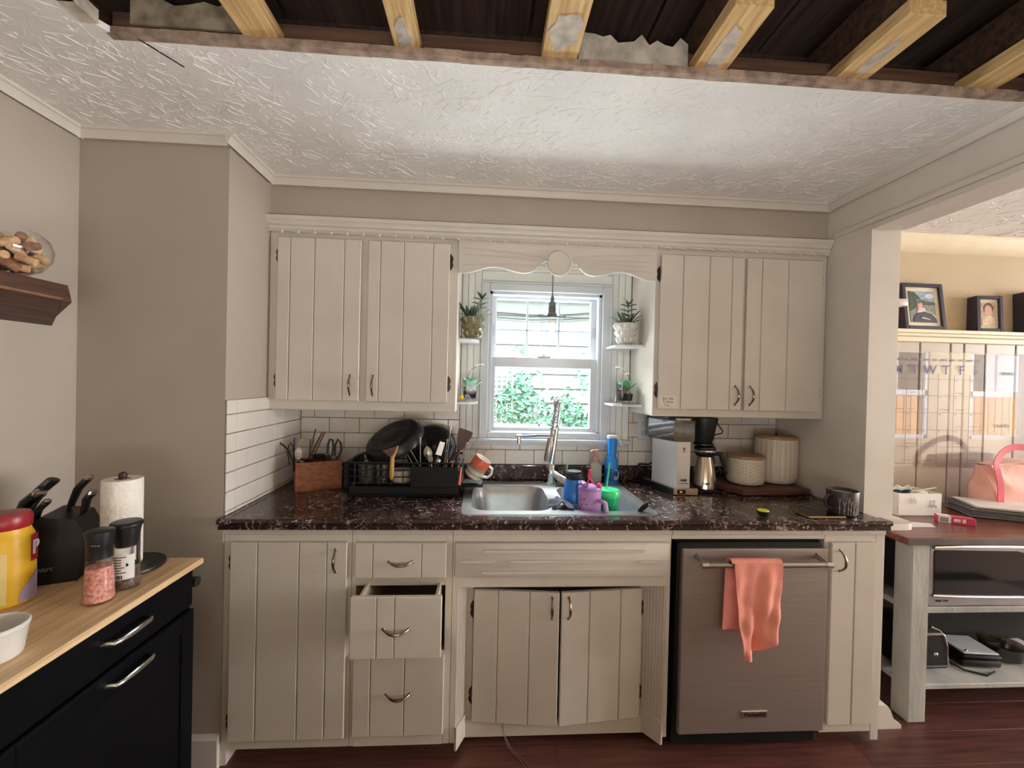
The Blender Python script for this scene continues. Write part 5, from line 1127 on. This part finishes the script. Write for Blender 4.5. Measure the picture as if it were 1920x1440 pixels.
SALT = mat('pink_salt', rgb(228, 166, 148), .8, scale=130, col2=rgb(170, 92, 80)); PEP = mat('peppercorns', rgb(62, 48, 42), .8, scale=130, col2=rgb(120, 100, 86))
sg = grinder('pink salt grinder with a black cap at the cart front', (-.024, -1.075, KZ), 'salt', SALT, 'salt', 0)
q = MB()
for k in range(3): q.box(-.020+.007*k, -1.1040, KZ+.147, -.015+.007*k, -1.1015, KZ+.150)
q.build('cap_print', mat('grey_print', (1, 1, 1)), sg)
PG = (-.020, -1.0, KZ)
pg = grinder('black pepper grinder with a white paper label behind the pink salt', PG, 'pepper', PEP, 'pepper', 1)
wrap(PG, .0318, -2.3, -.35, KZ+.028, KZ+.098, mat('white_label', rgb(215, 212, 206), .6), 'paper_label', pg, 16, lambda u, v: KZ+.030+v*.064)
for k, (a0, a1) in enumerate(((-1.9, -.9), (-1.9, -1.2), (-1.9, -1.2), (-1.9, -1.2), (-1.9, -1.0), (-1.9, -1.2), (-1.9, -.9))): wrap(PG, .0325, a0, a1, KZ+.088-.0068*k, KZ+.0905-.0068*k, mat('label_ink', (0, 0, 0)), 'label_line', pg, 6)
for k in range(6): wrap(PG, .0325, -1.75+.11*k, -1.70+.11*k+.02*(k % 2), KZ+.032, KZ+.042, BLACK, 'barcode', pg, 2)
MB().prism([(0, .005), (.005, 0), (0, -.005), (-.005, 0)], 'y', -.0006, .0006).build('label_emblem', BLACK, pg, 0, True).location = (.0325*cos(-.85), .0325*sin(-.85)-.0006, .068)
tp = thing('paper_towel_holder', 'paper towel roll on a black stand at the far end of the cart', 'paper towel', (-.125, -.885, KZ))
MB().lathe([(0, 0), (.085, 0), (.088, .004), (.086, .010), (0, .012)], (-.105, -.885, KZ), 32).build('stand_base', BLACK, tp)
MB().cyl((-.125, -.885, KZ+.01), (-.125, -.885, KZ+.272), .009).sph((-.125, -.885, KZ+.272), .011, 12, 8).build('post', mat('dark_wood_post', rgb(60, 40, 30), .5), tp)
MB().cyl((-.063, -.905, KZ+.01), (-.063, -.905, KZ+.138), .0045).build('side_rod', BLACK, tp)
MB().lathe([(.019, 0), (.046, 0), (.0475, .003), (.0475, .247), (.046, .250), (.019, .250)], (-.125, -.885, KZ+.0125), 36, cap0=False, cap1=False).lathe([(.019, 0), (.019, .25)], (-.125, -.885, KZ+.0125), 24, cap0=False, cap1=False).build('paper_roll', mat('embossed_paper', rgb(236, 228, 216), .95, var=.02, bump=.7, bscale=45), tp)
rm = thing('ramekin', 'white ramekin at the near end of the cart top', 'bowl', (-.035, -1.295, KZ))
n = 48; rings = []
for r, z in ((.0, 0), (.040, 0), (.043, .004), (.050, .055), (.052, .058), (.052, .064), (.050, .066), (.047, .063), (.041, .008), (0, .006)):
    rings.append([Vector((-.035+max(r, .0005)*(1-(.018 if .004 <= z <= .055 and r > .042 else 0)*(j % 2))*cos(2*pi*j/n), -1.295+max(r, .0005)*(1-(.018 if .004 <= z <= .055 and r > .042 else 0)*(j % 2))*sin(2*pi*j/n), KZ+z)) for j in range(n)])
MB().ring(rings).build('dish', mat('white_porcelain', rgb(220, 216, 208), .25), rm)

# ------------------------------------------------------------------ dining room seen through the opening
dp = struct(MB().box(2.63, .020, 0, 8.2, .03, 1.70), 'trim_panelling', mat('panel_gap', rgb(120, 100, 88), .9))
PNL = mat('cream_panel_paint', rgb(190, 177, 162), .4, var=.02)
gx = [2.63, 2.80, 2.97, 3.155, 3.333, 3.514, 3.595, 3.724, 3.906, 4.09, 4.18, 4.36, 4.54, 4.72]
for a, b in zip(gx, gx[1:]): MB().bbox(a+.004, .008, .02, b-.004, .024, 1.70, .003).build('board', PNL, dp)
MB().box(4.724, .01, .02, 8.2, .024, 1.70).build('board', PNL, dp)
CRM = _M['cream_trim']
struct(MB().prism([(.03, 1.755), (-.058, 1.755), (-.060, 1.748), (-.058, 1.738), (-.040, 1.734), (-.040, 1.722), (-.012, 1.718), (-.012, 1.695), (.008, 1.69), (.03, 1.69)], 'x', 2.63, 8.2), 'trim_plate_rail', CRM)
def frame(label, x0, x1, z0, z1, lean, pics, inset=.02, dep=.05, rz=0.0):
    t = thing('picture_frame', label, 'picture', ((x0+x1)/2, -.03, z0))
    cx = (x0+x1)/2; w, h = (x1-x0)/2, z1-z0
    T = TF((cx, -.030, z0), -lean, 0, rz)
    def M_(): m = MB(); m.T = T; return m
    FRM = mat('dark_frame', rgb(52, 46, 60), .4)
    m = M_()
    for a in ((-w, -w+inset, 0, h), (w-inset, w, 0, h), (-w+inset, w-inset, 0, inset), (-w+inset, w-inset, h-inset, h)): m.bbox(a[0], -.012, a[2], a[1], dep, a[3], .002)
    m.build('frame', FRM, t)
    M_().box(-w+inset-.002, .001, inset-.002, w-inset+.002, .003, h-inset+.002).build('mat_board', mat('cream_mat', rgb(232, 222, 196), .7), t)
    W2, H2 = 2*(w-inset), h-2*inset
    ms = []; m = M_()
    for k, (col, pl) in enumerate(pics):
        ms.append(mat('photo_%d_%d_%d' % col, rgb(*col), .5, var=.12, scale=60)); m.mi = k
        m.prism([(-w+inset+W2*(.12+.76*u), inset+H2*(.10+.80*v)) for u, v in pl], 'y', -.0004*(k+1), .0012)
    m.build('photograph', ms, t, 0)
    return t
def ell(cx, cy, rx, ry, n=14): return [(cx+rx*cos(2*pi*k/n), cy+ry*sin(2*pi*k/n)) for k in range(n)]
sq_ = [(0, 0), (1, 0), (1, 1), (0, 1)]
frame('dark framed photo of a child paddling on a lake, left end of the plate rail', 3.195, 3.432, 1.7555, 2.015, .13,
      [((150, 170, 190), sq_), ((205, 212, 220), ell(.8, .85, .18, .08)), ((140, 142, 132), [(0, 0), (1, 0), (1, .55), (0, .55)]), ((70, 84, 60), [(0, .35), (.25, .45), (.45, .62), (.42, .8), (.25, .95), (.1, .98), (0, 1)]), ((80, 92, 70), [(.4, .55), (1, .56), (1, .64), (.7, .68), (.4, .74)]),
       ((225, 170, 150), ell(.40, .56, .10, .10)), ((110, 104, 92), ell(.37, .68, .14, .08)), ((230, 200, 205), [(.25, .30), (.62, .30), (.56, .46), (.34, .47)]), ((215, 195, 150), [(.55, .38), (.95, .25), (1, .12), (.6, .3)]), ((62, 62, 66), [(.1, 0), (1, 0), (.98, .12), (.8, .28), (.55, .34), (.3, .30), (.12, .16)]), ((200, 200, 196), [(.42, .12), (.75, .08), (.72, .11), (.44, .17)])], .020)
frame('small dark framed photo of a face on the plate rail', 3.622, 3.758, 1.7555, 1.955, .06,
      [((208, 186, 160), sq_), ((104, 78, 70), ell(.5, .74, .36, .24)), ((232, 190, 165), ell(.5, .62, .26, .26)), ((236, 216, 182), [(.05, 0), (.95, 0), (.9, .3), (.7, .42), (.3, .42), (.08, .28)])], .018, .06, -.12)
frame('dark frame at the right edge of the plate rail', 3.905, 4.08, 1.7555, 1.985, .06, [((90, 96, 120), sq_), ((150, 150, 165), ell(.5, .5, .3, .3))], .02)
# acrylic calendar
cal = thing('wall_calendar', 'clear acrylic wall calendar board on the cream panelling', 'calendar', (3.6, 0, 1.0))
AY = .001
MB().bbox(3.03, AY, 1.0, 4.12, AY+.004, 1.64, .0005).build('acrylic_sheet', ACRYL, cal, 0)
for x in (3.06, 4.09):
    for z in (1.03, 1.61): MB().cyl((x, -.004, z), (x, .012, z), .007, n=14).build('standoff', CHROME, cal)
INKB = mat('calendar_violet', rgb(82, 74, 116), .6); INKG = mat('calendar_grey', rgb(128, 118, 120), .6)
GX = [3.065, 3.158, 3.252, 3.345, 3.438, 3.532, 3.625, 3.717]
for ch, a, b in zip('SMTWTFS', GX, GX[1:]): text_mb(ch, .072, FRONT((a+b)/2-.004, AY-.0008, 1.539), .0003, .0004).build('lettering', INKB if ch != 'S' or a < 3.1 else INKG, cal, 0)
for k, ch in enumerate('JAN FEB MAR APR MAY JUN JUL AUG SEP OCT NOV DEC'.split()): text_mb(ch, .0165, FRONT(3.106+.0516*k, AY-.0008, 1.596), .0003, .0003).build('lettering', INKG, cal, 0)
for z in (1.49, 1.398, 1.304, 1.208, 1.115, 1.02): MB().box(GX[0], AY-.0012, z-.0007, GX[-1], AY-.0004, z+.0007).build('grid_line', INKG, cal, 0)
for x in GX: MB().box(x-.0007, AY-.0012, 1.02, x+.0007, AY-.0004, 1.515).build('grid_line', INKG, cal, 0)
for tx, x, z in (('menu', 3.853, 1.532), ('to-do', 3.835, 1.238)): text_mb(tx, .034, FRONT(x, AY-.0008, z), .0003, .0002).build('lettering', INKG, cal, 0)
hn = mat('handwriting_grey', rgb(110, 100, 104), .7); rn = random.Random(21)
for r_ in range(5):
    for c_ in range(7):
        zz = (1.49, 1.398, 1.304, 1.208, 1.115)[r_]; n_ = r_*7+c_
        if 1 <= n_ <= 30: text_mb(str(n_), .011, FRONT(GX[c_]+.012, AY-.0008, zz-.009), .0002).build('lettering', hn, cal, 0)
        if rn.random() < .5:
            x = GX[c_]+.012; p = [(x+.007*k, AY-.001, zz-.078+.004*rn.random()) for k in range(rn.randint(5, 11))]
            MB().tube(p, .0009, 4).build('handwriting', hn, cal)
# table with whitewashed legs
TT = .805
tbl = thing('side_table', 'rustic table with whitewashed grey posts, two shelves and a red-brown top', 'table', (3.4, -.25, 0))
TX1 = 4.25
REDB = wood('red_brown_top', rgb(132, 80, 64), rgb(96, 56, 48), .22, 0, 4); WASH = mat('whitewash_grey', rgb(176, 174, 168), .75, var=.12, scale=9, stretch=(1, 1, .3), bump=.2)
MB().bbox(2.715, -.53, TT-.030, TX1, -.0, TT, .003).build('table_top', [REDB], tbl)
MB().bbox(2.715, -.534, TT-.030, TX1, -.5302, TT-.003, .001).build('top_edge', mat('dark_top_edge', rgb(92, 78, 72), .5, var=.2, scale=8), tbl)
for x in (2.768, TX1-.1): 
    for y0, y1 in ((-.505, -.425), (-.10, -.02)): MB().bbox(x, y0, 0, x+.083, y1, TT-.03, .004).build('leg', WASH, tbl)
for z0, z1 in ((.468, .494), (.138, .160)): MB().bbox(2.772, -.50, z0, TX1-.02, -.03, z1, .003).build('shelf', WASH, tbl)
MB().bbox(2.852, -.026, .495, TX1-.1, -.016, TT-.03, .001).bbox(2.852, -.225, .161, TX1-.02, -.215, .467, .001).build('dark_sheet', mat('near_black_sheet', rgb(34, 31, 30), .85), tbl)  # near-black sheets behind the shelves, the lower one set forward
MW = thing('microwave', 'silver microwave oven with a dark door on the table shelf', 'microwave', (3.12, -.28, .4945))
SILV = mat('silver_plastic', rgb(170, 170, 176), .3, .7)
MB().bbox(2.860, -.475, .5005, 3.42, -.09, .77, .006).bbox(2.9, -.45, .4945, 2.93, -.42, .501).bbox(3.36, -.45, .4945, 3.39, -.42, .501).bbox(2.9, -.15, .4945, 2.93, -.12, .501).bbox(3.36, -.15, .4945, 3.39, -.12, .501).build('case', mat('dark_case', rgb(60, 60, 64), .4), MW)
poly = [(2.857, .505), (2.863, .498)]+[(2.863+.56*k/8, .498+.004*sin(pi*k/8)-.004*k/8) for k in range(1, 9)]+[(3.423, .772)]+[(3.423-.56*k/8, .772+.006*sin(pi*k/8)) for k in range(1, 8)]+[(2.861, .768)]
MB().prism(poly, 'y', -.496, -.474).build('door_frame', SILV, MW)
MB().prism([(2.879, .548), (3.30, .540), (3.30, .726), (3.26, .736), (2.885, .741), (2.876, .733)], 'y', -.499, -.494).build('door_window', mat('dark_glass', rgb(34, 34, 36), .06), MW)
MB().tube([(2.872, -.499, .545), (3.0, -.502, .541), (3.2, -.502, .537), (3.41, -.499, .535)], .006, 8).tube([(2.872, -.497, .752), (3.0, -.502, .757), (3.2, -.502, .757), (3.41, -.497, .752)], .008, 8).build('chrome_rail', CHROME, MW)
MB().bbox(3.305, -.4985, .55, 3.415, -.494, .735, .002).build('control_panel', BLACK, MW)
text_mb('Magic Chef', .013, FRONT(2.918, -.4965, .521), .0004, .0002).build('lettering', BLACK, MW, 0)
to = thing('toaster', 'black and steel two-slice toaster on the lowest table shelf', 'toaster', (2.96, -.33, .1605))
MB().prism([(2.84, .172), (3.070, .172), (3.064, .25), (3.046, .31), (3.02, .335), (2.98, .350), (2.87, .352), (2.845, .34)], 'y', -.40, -.238).build('body', mat('toaster_dark', rgb(48, 46, 46), .28, .4), to)
MB().tube([(3.071, -.40, .175), (3.065, -.401, .25), (3.047, -.401, .31), (3.02, -.401, .335), (2.98, -.401, .352)], .004, 8).bbox(2.86, -.404, .312, 3.045, -.398, .322, .002).build('steel_trim', CHROME, to)
MB().bbox(2.85, -.405, .1605, 3.066, -.232, .173, .004).build('base', BLACK, to)
MB().tube([(2.975, -.40, .245), (2.975, -.425, .245)], .006).sph((2.975, -.428, .245), .010, 10, 6).build('lever', CHROME, to)
gr = thing('griddle', 'small black waffle maker with a pale lid on the lowest table shelf', 'waffle maker', (3.24, -.30, .1605))
TG = TF((3.235, -.335, .1605), 0, 0, -.12)
def gm(): m = MB(); m.T = TG; return m
gm().bbox(-.085, -.08, .006, .085, .08, .040, .012).bbox(-.085, -.08, .044, .085, .08, .062, .012).bbox(-.07, -.06, 0, -.04, -.03, .008).bbox(.04, -.06, 0, .07, -.03, .008).bbox(-.07, .03, 0, -.04, .06, .008).bbox(.04, .03, 0, .07, .06, .008).build('body', BLACK, gr)
gm().bbox(-.078, -.074, .061, .078, .07, .070, .004).build('pale_lid', mat('pale_grey_lid', rgb(205, 206, 214), .25), gr)
gm().sph((-.055, -.06, .070), .006, 10, 6).build('badge', CHROME, gr)
gm().tube([(-.09, .03, .03), (-.13, -.02, .008), (-.10, -.10, .005), (-.03, -.13, .005), (.03, -.10, .005)], .004, 6).build('power_cord', BLACK, gr)
solo(MB().lathe([(0, 0), (.05, 0), (.072, .012), (.078, .05), (.082, .07), (.079, .07), (.074, .05), (.068, .014), (0, .006)], (3.425, -.33, .1605), 28), 'glass_dish', thin_glass('smoked_glass', (.55, .5, .45), .03, 2.2), 'smoked glass dish right of the waffle maker', 'dish')
solo(MB().bbox(3.52, -.40, .1605, 3.62, -.25, .20, .006), 'white_box', mat('white_card', rgb(215, 210, 205), .6), 'white carton at the right edge of the lowest shelf', 'box')
# things on the table
TZ = TT+.0005
bx = thing('storage_box', 'white open box of sunglasses and odds at the back of the table', 'box', (3.11, -.17, TZ))
MB().bbox(2.97, -.245, TZ, 3.195, -.239, TZ+.112, .001).bbox(2.97, -.115, TZ, 3.195, -.109, TZ+.112, .001).bbox(2.97, -.239, TZ, 2.976, -.115, TZ+.112, .001).bbox(3.189, -.239, TZ, 3.195, -.115, TZ+.112, .001).box(2.97, -.245, TZ, 3.195, -.109, TZ+.004).build('box_body', mat('white_box_card', rgb(226, 220, 212), .6), bx)
MB().tube([(3.045, -.250, TZ+.095), (3.052, -.251, TZ+.062), (3.058, -.250, TZ+.084)], .002, 6).tube([(3.15, -.250, TZ+.082), (3.146, -.251, TZ+.055), (3.157, -.250, TZ+.08)], .002, 6).sph((3.158, -.252, TZ+.052), .008, 10, 6).build('box_clip', WINW, bx)
sgl = thing('sunglasses', 'dark tinted sunglasses lying in the white box', 'sunglasses', (3.05, -.17, TZ+.09))
for x in (3.005, 3.062):
    MB().grid(lambda u, v, x=x: (x-.027+.054*u, -.19-.012*sin(pi*u), TZ+.096+.040*sin(pi*(.15+.7*v))*sin(pi*(.1+.8*u))**.5*v), 10, 8, .002).build('lens', mat('dark_lens', rgb(50, 62, 70), .08), sgl)
MB().tube([(2.978, -.19, TZ+.12), (3.005, -.203, TZ+.142), (3.034, -.20, TZ+.128), (3.062, -.203, TZ+.142), (3.092, -.19, TZ+.118), (3.098, -.13, TZ+.10)], .0028, 6).build('frame', mat('white_frame', rgb(225, 225, 225), .3), sgl)
solo(MB().tube([(3.10, -.19, TZ+.108), (3.135, -.20, TZ+.118), (3.19, -.215, TZ+.134), (3.198, -.217, TZ+.134)], [.006, .007, .005, .003], 8, flat=.4), 'white_brush', mat('white_plastic', (1, 1, 1)), 'white slim tool sticking out of the box to the right', 'tool')
solo(MB().bbox(3.11, -.21, TZ+.05, 3.165, -.17, TZ+.112, .006), 'white_packet', mat('cream_packet', rgb(232, 224, 208), .6), 'cream packet upright in the white box', 'packet')
cart_ = thing('pink_carton', 'small pink and white carton lying on the table', 'carton', (3.18, -.335, TZ))
TCt = TF((3.150, -.345, TZ), 0, 0, -.55) @ Matrix.Diagonal((.74, .9, .95, 1))
def tm(): m = MB(); m.T = TCt; return m
tm().bbox(-.092, -.022, 0, .085, .022, .034, .0012).build('carton_body', mat('carton_pink', rgb(206, 62, 98), .5), cart_)
tm().box(-.088, -.0228, .001, -.028, .0226, .0346).build('white_panel', mat('carton_white', rgb(230, 222, 224), .5), cart_)
q = tm()
for k in range(8): q.box(-.080+.005*k, -.0236, .006, -.0775+.005*k+.001*(k % 2), -.0226, .027)
q.build('barcode', mat('grey_print', (1, 1, 1)), cart_)
q = tm()
for a, b, c_, d_ in ((-.016, .016, .012, .026), (.024, .04, .010, .028)): tm().box(a, -.0236, c_, b, -.0226, d_).build('printed_word', mat('carton_white', (1, 1, 1)), cart_)
q.box(.0845, -.016, .020, .0862, -.002, .029).box(.0845, .001, .020, .0862, .018, .029).box(.0845, .004, .008, .0862, .015, .015)
q.build('printed_panel', mat('carton_white', (1, 1, 1)), cart_)
rn = random.Random(2)
PAP = [mat('paper_white', rgb(226, 222, 216), .7), mat('paper_grey', rgb(140, 138, 138), .7), mat('paper_dark', rgb(98, 98, 104), .7)]
for k in range(11):
    T = TF((3.56+.008*rn.uniform(-1, 1)-.01*(k > 8), -.255+.008*rn.uniform(-1, 1), TZ+.0055*k), 0, 0, radians(-24+rn.uniform(-2, 2))); m = MB(); m.T = T
    w = .20 if k < 9 else .175
    m.bbox(-w, -.095, 0, w, .105, .0052, .001)
    solo(m, 'magazine', PAP[0] if k >= 9 else (PAP[1] if k % 2 else PAP[2]), ['dark lowest magazine of the paper stack', 'second magazine from the bottom of the paper stack', 'third magazine from the bottom of the paper stack', 'fourth magazine from the bottom of the paper stack', 'fifth magazine from the bottom of the paper stack', 'sixth magazine from the bottom of the paper stack', 'seventh magazine from the bottom of the paper stack', 'eighth magazine from the bottom of the paper stack', 'ninth magazine from the bottom of the paper stack', 'white sheet just under the top of the paper stack', 'white sheet on top of the paper stack'][k], 'magazine', 'paper stack on the table')
solo(MB().prism([(2.86, -.40), (2.99, -.40), (3.02, -.35), (2.9, -.32)], 'z', TZ, TZ+.001), 'envelope', PAP[0], 'cream envelope on the table beside the column', 'envelope')
bgp = thing('lunch_bag', 'pale pink lunch bag with coral handles on the table', 'bag', (3.72, -.11, TZ+.062))
BGP = mat('pale_pink_fabric', rgb(236, 180, 164), .75, var=.05, scale=6, bump=.3, bscale=25); HDL = mat('coral_strap', rgb(206, 78, 92), .7)
def bagf(u, v):
    a = 2*pi*u; sx = abs(cos(a))**.4*(1 if cos(a) > 0 else -1); sy = abs(sin(a))**.4*(1 if sin(a) > 0 else -1)
    pin = 1-.60*max(0, v-.55)/.45
    return (3.735+.200*sx*(1-.04*v)+.006*sin(9*v+5*u*6.28), -.125+.072*sy*pin+.008*sin(7*a+9*v)*v, TZ+.002+.245*v+.012*cos(a)*v)
MB().grid(bagf, 48, 16).grid(lambda u, v: (3.735+.196*(2*u-1), -.125+.068*(2*v-1), TZ+.003), 4, 4).build('bag_body', BGP, bgp, 60)
MB().grid(lambda u, v: (3.57+.36*u, -.155+.06*v, TZ+.240+.022*sin(pi*u)*(.4+.6*v)+.012*u), 16, 6, .006).build('bag_flap', mat('pink_flap', rgb(240, 196, 182), .7), bgp, 60)
st = [(3.562, -.206, TZ+.03), (3.556, -.208, TZ+.14), (3.548, -.20, TZ+.215), (3.56, -.185, TZ+.26), (3.62, -.17, TZ+.315), (3.70, -.165, TZ+.338), (3.78, -.17, TZ+.32), (3.845, -.185, TZ+.27), (3.87, -.20, TZ+.21), (3.872, -.207, TZ+.12), (3.87, -.206, TZ+.03)]
q = MB(); pts = [Vector(p) for p in st]; fine = []
for i in range(len(pts)-1):
    p0, p1, p2, p3 = pts[max(i-1, 0)], pts[i], pts[i+1], pts[min(i+2, len(pts)-1)]
    for k in range(4):
        t = k/4; fine.append(.5*((2*p1)+(p2-p0)*t+(2*p0-5*p1+4*p2-p3)*t*t+(3*p1-p0-3*p2+p3)*t**3))
fine.append(pts[-1]); rings = []
for i, p in enumerate(fine):
    tg = (fine[min(i+1, len(fine)-1)]-fine[max(i-1, 0)]).normalized(); nrm = tg.cross(Vector((0, 1, 0))).normalized(); hw = .017
    rings.append([p+nrm*hw+Vector((0, -.0015, 0)), p-nrm*hw+Vector((0, -.0015, 0)), p-nrm*hw+Vector((0, .0015, 0)), p+nrm*hw+Vector((0, .0015, 0))])
q.ring(rings).build('bag_handle', HDL, bgp)
# floor things between the column and the table
fb = thing('duffel_bag', 'dark bag hanging in the gap between the column and the table', 'bag', (2.80, -.14, .30))
MB().grid(lambda u, v: (2.725+.05*sin(pi*v)*cos(2*pi*u)-.0, -.22+.13*sin(pi*v)**.6*sin(2*pi*u), .32+.46*v), 24, 14).build('bag_body', mat('black_nylon', rgb(30, 32, 40), .7), fb, 60)
MB().tube([(2.69, -.33, .66), (2.71, -.345, .56), (2.745, -.345, .50)], .010, 8, flat=.4).build('strap', mat('grey_strap', rgb(150, 142, 134), .8), fb)
solo(MB().grid(lambda u, v: (2.722+.05*sin(pi*v)**.5*cos(2*pi*u), -.24+.15*sin(pi*v)**.5*sin(2*pi*u), .001+.30*v), 24, 12).bbox(2.70, -.30, .0, 2.745, -.18, .01), 'floor_cushion', mat('grey_canvas', rgb(150, 140, 130), .85), 'grey canvas bag on the floor beside the table leg', 'bag')

# ------------------------------------------------------------------ outside
struct(MB().box(-12, -20, -.7, 22, 14, -.5), 'ground', mat('grass_ground', rgb(120, 130, 84), .95, var=.2, scale=3))
nh = thing('neighbour_house', 'white clapboard house wall seen through the kitchen window', 'house', (1.5, 2.4, -.5))
MB().box(-1.8, 2.33, -.5, 14, 6.4, 2.28).build('wall_core', mat('house_core', rgb(180, 186, 188), .8), nh)
SID = mat('white_siding', rgb(150, 160, 164), .6, var=.02)
for k in range(19):
    z = 2.281-.1535*(k+1)
    MB().prism([(2.330, z), (2.298, z-.006), (2.318, z+.1535), (2.330, z+.1535)], 'x', -1.8, 14).build('siding_board', SID, nh)
MB().bbox(-1.9, 2.22, 2.30, 14, 2.4, 2.33, .004).build('soffit_board', SID, nh)
MB().prism([(2.20, 2.30), (2.19, 2.36), (2.22, 2.39), (6.4, 5.75), (6.4, 2.33), (2.21, 2.33)], 'x', -1.9, 14).build('eave_sun_screen', mat('shingle_grey', rgb(120, 120, 128), .9, var=.25, scale=50), nh)  # house lengthened and roof raised beyond view, added to block the low sun
for zz, sg_ in ((2.13, .05), (2.19, -.03)):
    MB().tube([(-1.0+.4*k, 2.28, zz-.06*sin(pi*((k*.4) % 1.6)/1.6)+sg_*.2*k/12) for k in range(13)], .006, 5).build('cable', mat('dark_cable', rgb(70, 74, 84), .7), nh)
tr = thing('trellis', 'white lattice panel behind the vine outside the window', 'trellis', (1.1, 2.2, -.5))
for k in range(6): MB().bbox(.93+.055*k, 2.23, .5, .945+.055*k, 2.245, 1.56, .002).build('slat', WINW, tr)
for k in range(20): MB().bbox(.90, 2.245, .55+.052*k, 1.24, 2.255, .565+.052*k, .002).build('slat', WINW, tr)
vn = thing('climbing_vine', 'pale green climbing vine covering the lower house wall outside', 'vine', (1.5, 2.2, -.5))
rn = random.Random(31); m = MB(); ms = [mat('vine_leaf_%s' % n_, rgb(*c_), .7, var=.15, scale=20) for n_, c_ in (('light', (112, 164, 138)), ('mid', (88, 142, 118)), ('dark', (68, 120, 100)))]
cnt = 0
while cnt < 6500:
    x = rn.uniform(.2, 3.0); z = rn.uniform(-.2, 1.62)
    top = 1.36+.22*noise.noise(Vector((x*2.2, 0, 3)))+.16*sin(x*5+.6)
    gap = abs(x-1.62) < .10 and z > 1.08
    if z > top or (gap and rn.random() < .85) or (1.40 < x < 1.75 and z > 1.28 and rn.random() < .8): continue
    y = 2.285-rn.uniform(.0, .14)*(1-.4*z/1.6); s_ = rn.uniform(.05, .085); a = rn.random()*6.28; tl = rn.uniform(-.7, .7)
    d = Vector((cos(a), -.35+.3*tl, sin(a)-.5)).normalized(); sd = d.cross(Vector((0, 1, .2*tl))).normalized(); nn = sd.cross(d)
    P = Vector((x, y, z)); m.mi = rn.choice((0, 0, 1, 1, 2))
    m.add([P, P+d*s_*.45+sd*s_*.27-nn*.006, P+d*s_, P+d*s_*.45-sd*s_*.27-nn*.006, P+d*s_*.5+nn*.004], [(0, 1, 4), (1, 2, 4), (2, 3, 4), (3, 0, 4)]); cnt += 1
for cx, z0, z1 in ((1.24, 1.3, 1.56), (1.30, 1.3, 1.5), (2.0, 1.3, 1.80), (1.95, 1.3, 1.6), (1.31, 1.72, 1.80)):
    for k in range(26):
        x = cx+.07*rn.uniform(-1, 1); z = rn.uniform(z0, z1); s_ = rn.uniform(.025, .045); a = rn.random()*6.28; P = Vector((x, 2.27-.03*rn.random(), z)); d = Vector((cos(a), -.3, sin(a))).normalized(); sd = d.cross(Vector((0, 1, 0))).normalized(); m.mi = rn.choice((0, 1))
        m.add([P, P+d*s_*.45+sd*s_*.42, P+d*s_, P+d*s_*.45-sd*s_*.42], [(0, 1, 2), (0, 2, 3)])
o = m.build('foliage', ms, vn, 0); o['kind'] = 'stuff'
m = MB()
for x in (.6, 1.05, 1.35, 1.9, 2.3, 2.7): m.tube([(x, 2.26, -.5), (x+.05, 2.27, .2), (x-.06, 2.27, .8), (x+.04, 2.275, 1.25)], [.012, .010, .007, .003], 6)
m.build('stem', mat('vine_stem', rgb(110, 100, 80), .8), vn)
# yard behind the dining room, mirrored in the acrylic board
fc = thing('garden_fence', 'tall wooden board fence in the rear yard', 'fence', (9, -7.5, -.5))
FEN = [wood('fence_%s' % n_, rgb(*a), rgb(*b), .8, 2, 3) for n_, a, b in (('warm', (214, 164, 112), (176, 128, 84)), ('tan', (200, 150, 102), (160, 116, 78)))]
for k in range(58): MB().bbox(5.0+.185*k, -7.5, -.5, 5.165+.185*k, -7.478, 1.42, .004).build('fence_board', FEN[k % 2], fc)
MB().bbox(5, -7.52, .0, 15.8, -7.49, .09).bbox(5, -7.52, 1.1, 15.8, -7.49, 1.19).build('rail', FEN[0], fc)
h2 = thing('rear_house', 'pale house with siding beyond the rear fence', 'house', (11, -13, -.5))
MB().box(7, -16, -.5, 19, -12.05, 3.2).prism([(6.6, 3.1), (13, 5.6), (19.4, 3.1)], 'y', -16, -11.8).build('house_body', mat('pale_house', rgb(200, 204, 212), .8), h2)
for k in range(16): MB().prism([(-12.05, -.3+.2*k), (-12.085, -.3+.2*k), (-12.06, -.1+.2*k), (-12.05, -.1+.2*k)], 'x', 7, 19).build('siding_board', SID, h2)
sh = thing('garden_shrub', 'yellow green shrubs along the rear fence', 'shrub', (9, -6.9, -.5)); m = MB(); rn = random.Random(8)
for k in range(1500):
    x = rn.uniform(5.5, 15); z = -.5+rn.random()**1.4*(.85+.35*sin(x*2.1)); P = Vector((x, -6.9+.35*rn.uniform(-1, 1), z)); s_ = rn.uniform(.06, .12); a = rn.random()*6.28; d = Vector((cos(a), .3*rn.uniform(-1, 1), sin(a))); sd = d.cross(Vector((0, 1, .3))).normalized()
    m.add([P, P+d*s_*.5+sd*s_*.4, P+d*s_, P+d*s_*.5-sd*s_*.4], [(0, 1, 2), (0, 2, 3)])
o = m.build('foliage', mat('yellow_green_leaf', rgb(176, 172, 80), .7, var=.2, scale=8), sh, 0); o['kind'] = 'stuff'
